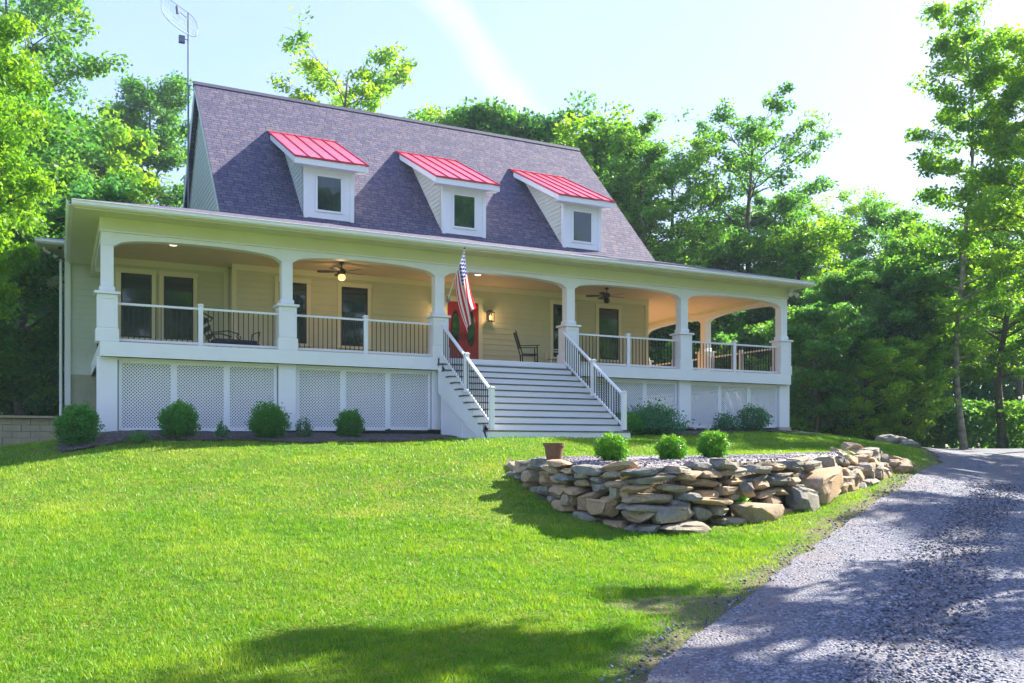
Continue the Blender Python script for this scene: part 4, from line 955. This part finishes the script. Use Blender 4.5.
# ------------------------------------------------------------ foliage
def leaf_quads(P, Nn, size, asp=.6):
    n = len(P); a = rng.normal(size=(n, 3)); a -= (a*Nn).sum(1)[:, None]*Nn; a /= np.linalg.norm(a, axis=1)[:, None]; b = np.cross(Nn, a)
    s = (size*rng.uniform(.6, 1.3, n))[:, None]; k = asp
    V = np.stack([P-a*s, P+b*s*k*.9-a*s*.1, P+a*s, P-b*s*k*.9-a*s*.1], 1).reshape(-1, 3)
    return V, np.arange(n*4).reshape(n, 4)
def randn(n, up=.6):
    v = rng.normal(size=(n, 3)); v[:, 2] = np.abs(v[:, 2])+up; return v/np.linalg.norm(v, axis=1)[:, None]
def tree_arch(seed, Hh, tr, cb, cr, shape='round', nl=26, leaf=.16, per=70, nclump=260, lean=0, clump_r=.75, flat=.55):
    rr = random.Random(seed); wood = MB()
    pts = [Vector((0, 0, -.4))]; n = 12
    for i in range(1, n+1):
        t = i/n; pts.append(Vector((noise.noise((t*2.2, seed, 0))*Hh*.05+lean*t, noise.noise((t*2.2, seed, 5))*Hh*.05, Hh*.94*t)))
    rad = [tr*(1.5 if i == 0 else (1-.93*(i/n))**.85) for i in range(n+1)]
    wood.tube(pts, rad, 10)
    tips = []
    def tp(t): k = t*n; i = min(int(k), n-1); return pts[i].lerp(pts[i+1], k-i)
    def prof(t):
        if shape == 'round': return math.sqrt(max(.05, 1-(2*t-.95)**2))
        if shape == 'tall': return .55+.45*math.sin(t*3.0+.2)
        if shape == 'spread': return .5+.6*t-.65*max(0, t-.72)*2
        return 1
    for i in range(nl):
        t = (i+rr.random())/nl; hz = cb+(1-cb)*.93*t; b0 = tp(min(hz, .99)); ang = i*2.4+rr.uniform(-.5, .5); L = cr*prof(t)*rr.uniform(.65, 1.15)
        up = .25+.55*t; d = Vector((math.cos(ang), math.sin(ang), up)); r0 = max(.02, tr*(1-hz)*.55+.015); p = b0.copy(); pl = [p.copy()]
        m_ = 6
        for j in range(m_):
            d2 = (d+Vector((rr.uniform(-.3, .3), rr.uniform(-.3, .3), rr.uniform(-.2, .25)))).normalized(); p = p+d2*L/m_; pl.append(p.copy())
            if j >= 1:
                for q in range(2):
                    a2 = ang+rr.choice((-1, 1))*rr.uniform(.4, 1.3); l2 = L*rr.uniform(.18, .42)*(1.1-j/m_*.5); e2 = p+Vector((math.cos(a2), math.sin(a2), rr.uniform(-.1, .6)))*l2
                    mid = (p+e2)/2+Vector((0, 0, l2*.08)); wood.tube([p, mid, e2], [r0*.45*(1-j/m_)+.008, r0*.25*(1-j/m_)+.006, .004], 4, False); tips.append(e2); tips.append(mid.lerp(e2, rr.random()))
        wood.tube(pl, [r0*(1-.85*j/m_) for j in range(m_+1)], 6, False); tips.append(p)
    tips = np.array([tuple(t_) for t_ in tips]); 
    if len(tips) > nclump: tips = tips[rng.choice(len(tips), nclump, False)]
    # each tip carries a loose flattened spray of leaves
    cnt = np.maximum(12, (per*rng.uniform(.4, 1.6, len(tips)))).astype(int); C = np.repeat(tips, cnt, 0); sc = np.repeat(rng.uniform(.6, 1.35, len(tips))*clump_r, cnt)[:, None]
    o_ = rng.normal(size=C.shape); o_ /= np.linalg.norm(o_, axis=1)[:, None]; o_ *= rng.random((len(C), 1))**.45; o_[:, 2] *= flat
    P = C+o_*sc; Nn = randn(len(P), .3); V, Fc = leaf_quads(P, Nn, leaf)
    base = np.repeat(rng.uniform(.1, .9, len(tips)), cnt); vy = np.clip(base+rng.normal(size=len(P))*.14, 0, 1)
    wm = bpy.data.meshes.new('trunk'); wm.from_pydata(wood.v, [], wood.f); wm.polygons.foreach_set('use_smooth', np.ones(len(wm.polygons), bool))
    cm_ = npmesh('crown', V, Fc, M['leaf'], vary=('vary', np.repeat(vy, 4)), link=False)
    return wm, cm_
ARCH = {
 'oak': tree_arch(11, 20, .32, .28, 5.2, 'round', 36, .12, 105, 400, clump_r=.85),
 'tall': tree_arch(12, 22, .24, .40, 3.4, 'tall', 38, .11, 95, 360, clump_r=.72),
 'airy': tree_arch(13, 19, .30, .28, 4.6, 'spread', 30, .115, 75, 330, clump_r=.7),
 'dense': tree_arch(14, 17, .28, .12, 4.6, 'round', 42, .125, 125, 430, clump_r=.95),
 'small': tree_arch(15, 9, .12, .08, 3.0, 'round', 34, .115, 90, 320, clump_r=.6),
 'slim': tree_arch(16, 21, .13, .20, 2.5, 'tall', 44, .10, 80, 340, clump_r=.6),
}
matvar = {}
def tree(arch, u, d, sc, rz, leafm, label, name='broadleaf_tree', group='trees of the surrounding wood', bark='bark', sz=None):
    wm, cm_ = ARCH[arch]; x, y = W(u, d)
    t = bpy.data.objects.new(name, None); col.objects.link(t); t.location = (x, y, h1(x, y)); t.rotation_euler[2] = rz; t.scale = (sc, sc, sz or sc); tag(t, label, 'tree', group)
    for nm, me, mt in (('trunk', wm, M[bark]), ('crown', cm_, M[leafm])):
        if not me.materials: me.materials.append(mt)
        o = bpy.data.objects.new(nm, me); col.objects.link(o); o.parent = t
        o.material_slots[0].link = 'OBJECT'; o.material_slots[0].material = mt
    return t
def PX(px, d): return (px-512)/898.5*d
T = [ # px, d, archetype, height, material, label
 (8, 46, 'airy', 26, 'leaf', 'tallest airy tree rising out of the top left corner'),
 (150, 60, 'tall', 26, 'leaf', 'slim tree behind the left roof peak, next to the antenna'),
 (105, 54, 'dense', 20.5, 'leaflime', 'broad bright green tree above the left end of the porch roof'),
 (60, 62, 'oak', 24, 'leaf', 'rounded green tree between the top left tree and the broad bright one'),
 (25, 33, 'dense', 11, 'leafteal', 'dark low tree beside the left wing soffit'),
 (-25, 27, 'dense', 13, 'leaf', 'green tree at left edge behind the block wall'),
 (345, 54, 'airy', 25.0, 'leaflime', 'yellow green airy tree peeking over the ridge between first two dormers'),
 (300, 58, 'tall', 21.5, 'leaf', 'small tree top just left of the airy one above the ridge'),
 (455, 52, 'oak', 20.3, 'leaf', 'tree top above the ridge over the second dormer'),
 (505, 50, 'dense', 19.8, 'leaf', 'dense green tree above the ridge right of the contrail'),
 (555, 51, 'oak', 19.8, 'leaf', 'rounded tree behind the right end of the ridge'),
 (600, 49, 'dense', 18.3, 'leaflime', 'light green tree just beyond the right roof peak'),
 (640, 44, 'tall', 16.2, 'leaf', 'narrow dark tree over the third dormer'),
 (672, 46, 'airy', 16.3, 'leaf', 'green tree between the roof slope and the big airy tree'),
 (752, 50, 'airy', 20.2, 'leaf', 'big spreading airy tree with visible limbs right of the roof'),
 (715, 52, 'dense', 14, 'leaf', 'lower tree left of the big airy tree'),
 (800, 50, 'dense', 13.2, 'leaflime', 'yellowish low tree over the right end of porch roof'),
 (850, 60, 'airy', 18.0, 'leaflime', 'airy olive tree standing right of the big airy tree'),
 (886, 54, 'oak', 15.5, 'leaf', 'rounded tree in the gap before the slender driveway tree'),
 (815, 37, 'small', 6.0, 'leaf', 'green shrubby tree just beyond the right porch corner'),
 (846, 41, 'oak', 8.6, 'leaf', 'green tree behind the boulders at the driveway bend'),
 (880, 42, 'small', 9, 'leaf', 'bushy tree left of the driveway bend'),
 (912, 43, 'oak', 11, 'leaf', 'loose bushy tree behind the driveway end'),
 (965, 38.5, 'slim', 20.5, 'leaflime', 'slender tall tree with pale trunk at driveway edge'),
 (940, 47, 'airy', 13, 'leaflime', 'green tree behind the slender driveway tree'),
 (1003, 44, 'oak', 12.6, 'leaflime', 'green tree right of the slender driveway tree'),
 (1040, 36, 'tall', 17.5, 'leaflime', 'tall yellow green tree at right edge'),
 (1010, 52, 'tall', 17, 'leaf', 'tall tree behind the yellow green tree at right edge'),
 (1130, 33, 'oak', 13, 'leaflime', 'yellow green tree just outside right edge by the driveway'),
 (775, 52, 'tall', 15.5, 'leaf', 'green tree seen through the right end of the porch'),
 (865, 37.5, 'small', 4.6, 'leaflime', 'lime green sapling added to lighten the dark wood behind the boulders at the bend'),  # added saplings start here, pale leaves to lighten the dark wood base
 (905, 39.5, 'small', 5.2, 'leaflime', 'lime green young tree added to lighten the dark wood left of the slender tree'),
 (832, 38.5, 'small', 5.0, 'leaf', 'green sapling added to lighten the dark wood right of the porch corner'),
 (728, 50, 'small', 9, 'leaf', 'low green tree seen through the porch arch'),
 (690, 44, 'small', 8.5, 'leaf', 'low green tree seen through the side arch'),
]
base_h = {'oak': 20, 'tall': 22, 'airy': 20, 'dense': 17, 'small': 9, 'slim': 21}
for k, (px, d, a, hh, lm, lab) in enumerate(T):
    s = hh/base_h[a]; w = s*(1.0 if hh > 14 else 1.1)
    tree(a, PX(px, d), d, w, k*1.37, lm, lab, bark='barkpale' if px == 965 else 'bark', sz=s)
tree('oak', -12.6, 20.5, .45, 1, 'leaflime', 'sunlit yellow green maple at left edge in front of the wing', sz=.55)
# woods behind the photographer and right of the drive, seen as reflections and as shade
for k, (u, d, a, s, sz, lab) in enumerate([(11.4, 14.0, 'airy', .70, .84, 'airy young tree shading the near driveway, outside right edge'), (20.5, 23.5, 'oak', .60, .58, 'small oak shading the middle of the driveway, outside right edge'),
        (17.5, 9.5, 'tall', .62, .62, 'tall tree beside the near driveway, outside right edge'), (26, 31, 'oak', .62, .6, 'oak beside the far driveway, outside right edge'), (17.8, 18.8, 'airy', .5, .5, 'small airy tree between the driveway oaks'), (21, 15.5, 'airy', .6, .6, 'airy tree behind the airy young tree')]):
    tree(a, u, d, s, k*2.1, 'leaf', lab, sz=sz)
for k in range(11):
    X_ = -16+k*7.5; Y_ = -54-(k*37 % 11); dx, dy = X_-CAM.x, Y_-CAM.y
    tree(['oak', 'dense', 'tall', 'dense'][k % 4], dx*RT.x+dy*RT.y, dx*FW.x+dy*FW.y, 1.65 if 10 < X_ < 45 else 1.15, k*1.9, 'leaf', 'tree across the lawn behind the photographer, mirrored in the windows', group='trees behind the photographer')
# far wood: one mass of leaves, kept beyond the single trees
def leafmass(name, pts_, hts, r, n, leaf, m, lab, flat=.8, cat='woodland', thick=3.0):
    E_ = np.array(pts_); P = []
    sg = rng.random(n)*(len(E_)-1); i = np.minimum(sg.astype(int), len(E_)-2); f = (sg-i)[:, None]; c = E_[i]*(1-f)+E_[i+1]*f
    h_ = np.interp(sg, np.arange(len(E_)), hts)
    nm = np.array([noise.noise((a*2.1, b*.17, 0)) for a, b in zip(sg, np.zeros(n))]); zz = rng.random(n)**.8*h_*(1+.35*nm)
    cl = np.array([noise.noise((a*4, z*.45, 7)) for a, z in zip(sg, zz)]); dep = rng.normal(size=n)*thick*.5+cl*thick
    u_ = c[:, 0]+rng.normal(size=n)*.4; d_ = c[:, 1]+dep
    x = CAM.x+u_*RT.x+d_*FW.x; y = CAM.y+u_*RT.y+d_*FW.y; z0 = Lf(x, y) if False else np.full(n, -.35)
    V, Fc = leaf_quads(np.c_[x, y, z0+zz], randn(n, .2), leaf); vy = np.clip(.45+cl*.9+rng.normal(size=n)*.15, 0, 1)
    return tag(npmesh(name, V, Fc, M[m], vary=('vary', np.repeat(vy, 4))), lab, cat, kind='stuff')
leafmass('far_wood', [(-62, 60), (-40, 68), (-15, 74), (10, 72), (25, 66), (45, 58), (62, 40)], [11, 12, 12, 11, 11, 12, 12], 2, 150000, .30, 'leaf', 'far green wood closing the view behind house and driveway')
leafmass('undergrowth', [(10.5, 40), (13.5, 42.5), (18, 45), (24, 45), (30, 40)], [2.6, 2.4, 2.2, 2.4, 3], 1, 26000, .13, 'leaf', 'leafy undergrowth along the far edge of the driveway', cat='undergrowth', thick=1.0)
leafmass('undergrowth', [(-26, 30), (-20, 33), (-17.8, 35), (-15, 43)], [2.5, 2.8, 2.5, 2.5], 1, 14000, .13, 'leaf', 'leafy undergrowth behind the block wall on the left', cat='undergrowth', thick=1.2)

# shrubs
def shrub(name, x, y, w, h, n, leaf, m, label, group=None, shape='ball', seed=1, z=None):
    rr = random.Random(seed); z = h1(x, y) if z is None else z
    t = thing(name, (x, y, z), label, 'shrub', group)
    st = MB(); stems = []
    ns = 26
    for k in range(ns):
        a = rr.uniform(0, 6.28); e_ = rr.random()**.5; tp = Vector((math.cos(a)*e_*w*.5, math.sin(a)*e_*w*.5, h*(rr.uniform(.55, 1.0) if shape == 'ball' else (1.05-e_*.75)*rr.uniform(.7, 1.05))))
        b0 = Vector((math.cos(a)*.04, math.sin(a)*.04, -.05)); mid = b0.lerp(tp, .5)+Vector((math.cos(a), math.sin(a), 0))*w*.10
        st.tube([Vector((x, y, z))+p for p in (b0, mid, tp)], [.012, .008, .004], 5, False); stems.append((b0, mid, tp))
    st.build('stems', M['bark'], t)
    S_ = np.array([[tuple(p) for p in s] for s in stems]); k = rng.integers(0, ns, n); tt = rng.random(n)**.6; tt = .25+.75*tt
    a, b, c = S_[k, 0], S_[k, 1], S_[k, 2]; tt = tt[:, None]; P = a*(1-tt)**2+2*b*tt*(1-tt)+c*tt**2
    P += rng.normal(size=P.shape)*np.array([w*.10, w*.10, h*.07]); P[:, 2] = np.abs(P[:, 2])
    if shape == 'ball':   # rounded clipped body with a shaggy surface
        q = rng.normal(size=P.shape); q /= np.linalg.norm(q, axis=1)[:, None]; lump = np.array([noise.noise((a_*2.6+seed, b_*2.6, c_*2.6)) for a_, b_, c_ in q])
        rad = (rng.random(n)**.3)*(1+.42*lump)+rng.exponential(.06, n); P = q*rad[:, None]*np.array([w*.5, w*.5, h*.5])+np.array([0, 0, h*.5]); P[:, 2] = np.maximum(P[:, 2], .02)
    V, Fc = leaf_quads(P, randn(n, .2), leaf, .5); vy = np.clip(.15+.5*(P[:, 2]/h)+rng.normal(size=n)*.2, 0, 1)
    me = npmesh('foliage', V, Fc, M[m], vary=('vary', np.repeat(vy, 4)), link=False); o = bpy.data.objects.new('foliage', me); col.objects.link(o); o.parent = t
G1 = 'round green bushes along the left lattice'
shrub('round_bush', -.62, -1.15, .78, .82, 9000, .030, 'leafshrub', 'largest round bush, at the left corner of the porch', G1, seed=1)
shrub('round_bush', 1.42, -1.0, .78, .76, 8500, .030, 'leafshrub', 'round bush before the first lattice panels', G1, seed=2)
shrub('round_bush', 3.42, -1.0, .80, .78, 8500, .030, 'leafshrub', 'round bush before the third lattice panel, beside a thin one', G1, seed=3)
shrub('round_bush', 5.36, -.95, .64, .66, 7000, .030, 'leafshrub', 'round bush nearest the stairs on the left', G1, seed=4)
shrub('thin_shrub', 4.22, -.95, .42, .72, 900, .028, 'leafblue', 'thin wispy shrub between two round bushes', None, 'cone', seed=5)
shrub('thin_shrub', 2.35, -1.05, .32, .42, 420, .035, 'leafblue', 'small sparse seedling between the first two round bushes by the lattice', None, 'cone', seed=6)
shrub('thin_shrub', .55, -1.5, .4, .38, 350, .035, 'leafshrub', 'small weedy tuft beside the left porch pier', None, 'cone', seed=16)
shrub('spreading_shrub', 14.3, -1.0, 1.9, 1.15, 7500, .045, 'leafblue', 'large bluish shrub right of the stairs', None, 'cone', seed=7)
shrub('spreading_shrub', 13.0, -1.5, 1.1, .62, 3500, .04, 'leafshrub', 'low green shrub against the right stair post', None, seed=8)
shrub('spreading_shrub', 18.3, -.8, .95, .8, 3200, .04, 'leafblue', 'rounded bluish shrub nearest the right porch corner', None, seed=9)
shrub('spreading_shrub', 17.2, -.8, .85, .75, 1300, .04, 'leafblue', 'sparse bluish shrub before the bright lattice panel', None, 'cone', seed=10)
for px, py, d, w, h, lab, sd_ in ((612, 463, 15.0, .52, .46, 'bright boxwood nearest the clay pot', 11), (671, 459, 15.6, .50, .42, 'middle bright boxwood on the gravel bed', 12), (713, 458, 16.3, .52, .50, 'bright boxwood at the right of three on the gravel bed', 13)):
    x, y, z = pt(px, py, d); shrub('boxwood', x, y, w, h, 6500, .024, 'leafbright', lab, 'boxwoods on the gravel bed', seed=sd_, z=h1(x, y)+.02)
for px, py, d, w, lab, sd_ in ((735, 508, 14.3, .5, 'small weed growing from the foot of the stone wall', 21), (782, 476, 15.6, .55, 'weed tuft between the rocks above the big boulder', 22)):
    x, y, z = pt(px, py, d); shrub('weed', x, y, w, .22, 500, .03, 'leafbright', lab, None, seed=sd_, z=z)

# ------------------------------------------------------------ grass blades on the lawn
def grass(n, dlo, dhi, pw, hgt, wid):
    d = dlo+(dhi-dlo)*rng.random(n)**pw; u = (rng.random(n)*2-1)*(d*.62+1.2)
    x = CAM.x+u*RT.x+d*FW.x; y = CAM.y+u*RT.y+d*FW.y
    ok = ~ondrive(u-rng.exponential(.14, n), d)
    ok &= ~((y > -.15) & (x > -.3) & (x < 21)); ok &= ~((x > 7.9) & (x < 12.1) & (y > -3.3))
    ok &= ~((x > -1.0) & (x < 8.05) & (y > np.vectorize(mf1)(x)+rng.normal(size=n)*.05)); ok &= ~((x > 12.1) & (x < 20.8) & (y > np.vectorize(mf2)(x)+rng.normal(size=n)*.05))
    d0 = np.interp(u, BU, BD, left=99, right=99); d1 = np.interp(u, [.15, 1, 3, 5, 7.4], [16.7, 17.3, 17.5, 18.2, 19.9]); ok &= ~((d > d0-.7) & (d < d1) & (u > -.05) & (u < 7.6))
    ok &= d < 40; ok &= ~wallband(u, d, 1.1)
    mgn = np.interp(d, LE[:, 1], LE[:, 0])-u; ok &= (mgn > rng.random(n)*.75) | (mgn < -.0) & (rng.random(n) < .35)
    patch = ((u-1.9)/1.0)**2+((d-8.85)/.5)**2; ok &= (patch > 1) | (rng.random(n) < .25)
    x, y, u, d = x[ok], y[ok], u[ok], d[ok]; n = len(x); z = H(x, y)
    # same gentle unevenness as the ground sheet, sampled from its grid
    ix = np.clip(np.searchsorted(ax, x)-1, 0, nx-2); iy = np.clip(np.searchsorted(ay, y)-1, 0, ny-2); gg = ln.reshape(ny, nx); z = z+gg[iy, ix]
    big = np.array([noise.noise((a*.55, b*.55, 3)) for a, b in zip(x, y)]); med = np.array([noise.noise((a*2.3, b*2.3, 8)) for a, b in zip(x, y)])
    fin = np.array([noise.noise((a*6, b*6, 1)) for a, b in zip(x, y)]); h = hgt*rng.uniform(.5, 1.25, n)*np.clip(1+.6*med+.6*fin, .35, 2); w = wid*(1+d/14); a = rng.random(n)*6.283; ln_ = rng.uniform(.2, .9, n)*h; b = rng.random(n)*6.283
    ca_, sa_ = np.cos(a)*w, np.sin(a)*w; P = np.c_[x, y, z-.005]; tipv = P+np.c_[np.cos(b)*ln_, np.sin(b)*ln_, h]
    V = np.stack([P-np.c_[ca_, sa_, 0*w], P+np.c_[ca_, sa_, 0*w], tipv], 1).reshape(-1, 3)
    vy = np.clip(.42+big*.5+med*.4+fin*.35+rng.normal(size=n)*.16, 0, 1); return V, vy
G_ = [grass(330000, 4.2, 13, 1.0, .045, .0032), grass(330000, 11, 32, .8, .05, .0045)]
V = np.vstack([g_[0] for g_ in G_]); vy = np.concatenate([g_[1] for g_ in G_])
tag(npmesh('lawn_grass', V, np.arange(len(V)).reshape(-1, 3), M['blade'], vary=('vary', np.repeat(vy, 3))), 'short bright green grass covering the sloping lawn', 'grass', kind='stuff')


# ------------------------------------------------------------ added haze to lift the darks
hz = bpy.data.materials.new('added_haze'); hz.use_nodes = True; nt = hz.node_tree; nt.nodes.clear(); o_ = N(nt, 'ShaderNodeOutputMaterial'); pv_ = N(nt, 'ShaderNodeVolumePrincipled')
pv_.inputs['Color'].default_value = (.72, .95, 1, 1); pv_.inputs['Density'].default_value = .0006; nt.links.new(pv_.outputs[0], o_.inputs['Volume'])  # thin tinted volume added to lift the dark trees, the air is clear
h_ = MB().box(-720, 720, -720, 920, -8, 40).build('haze', hz); tag(h_, kind='stuff')
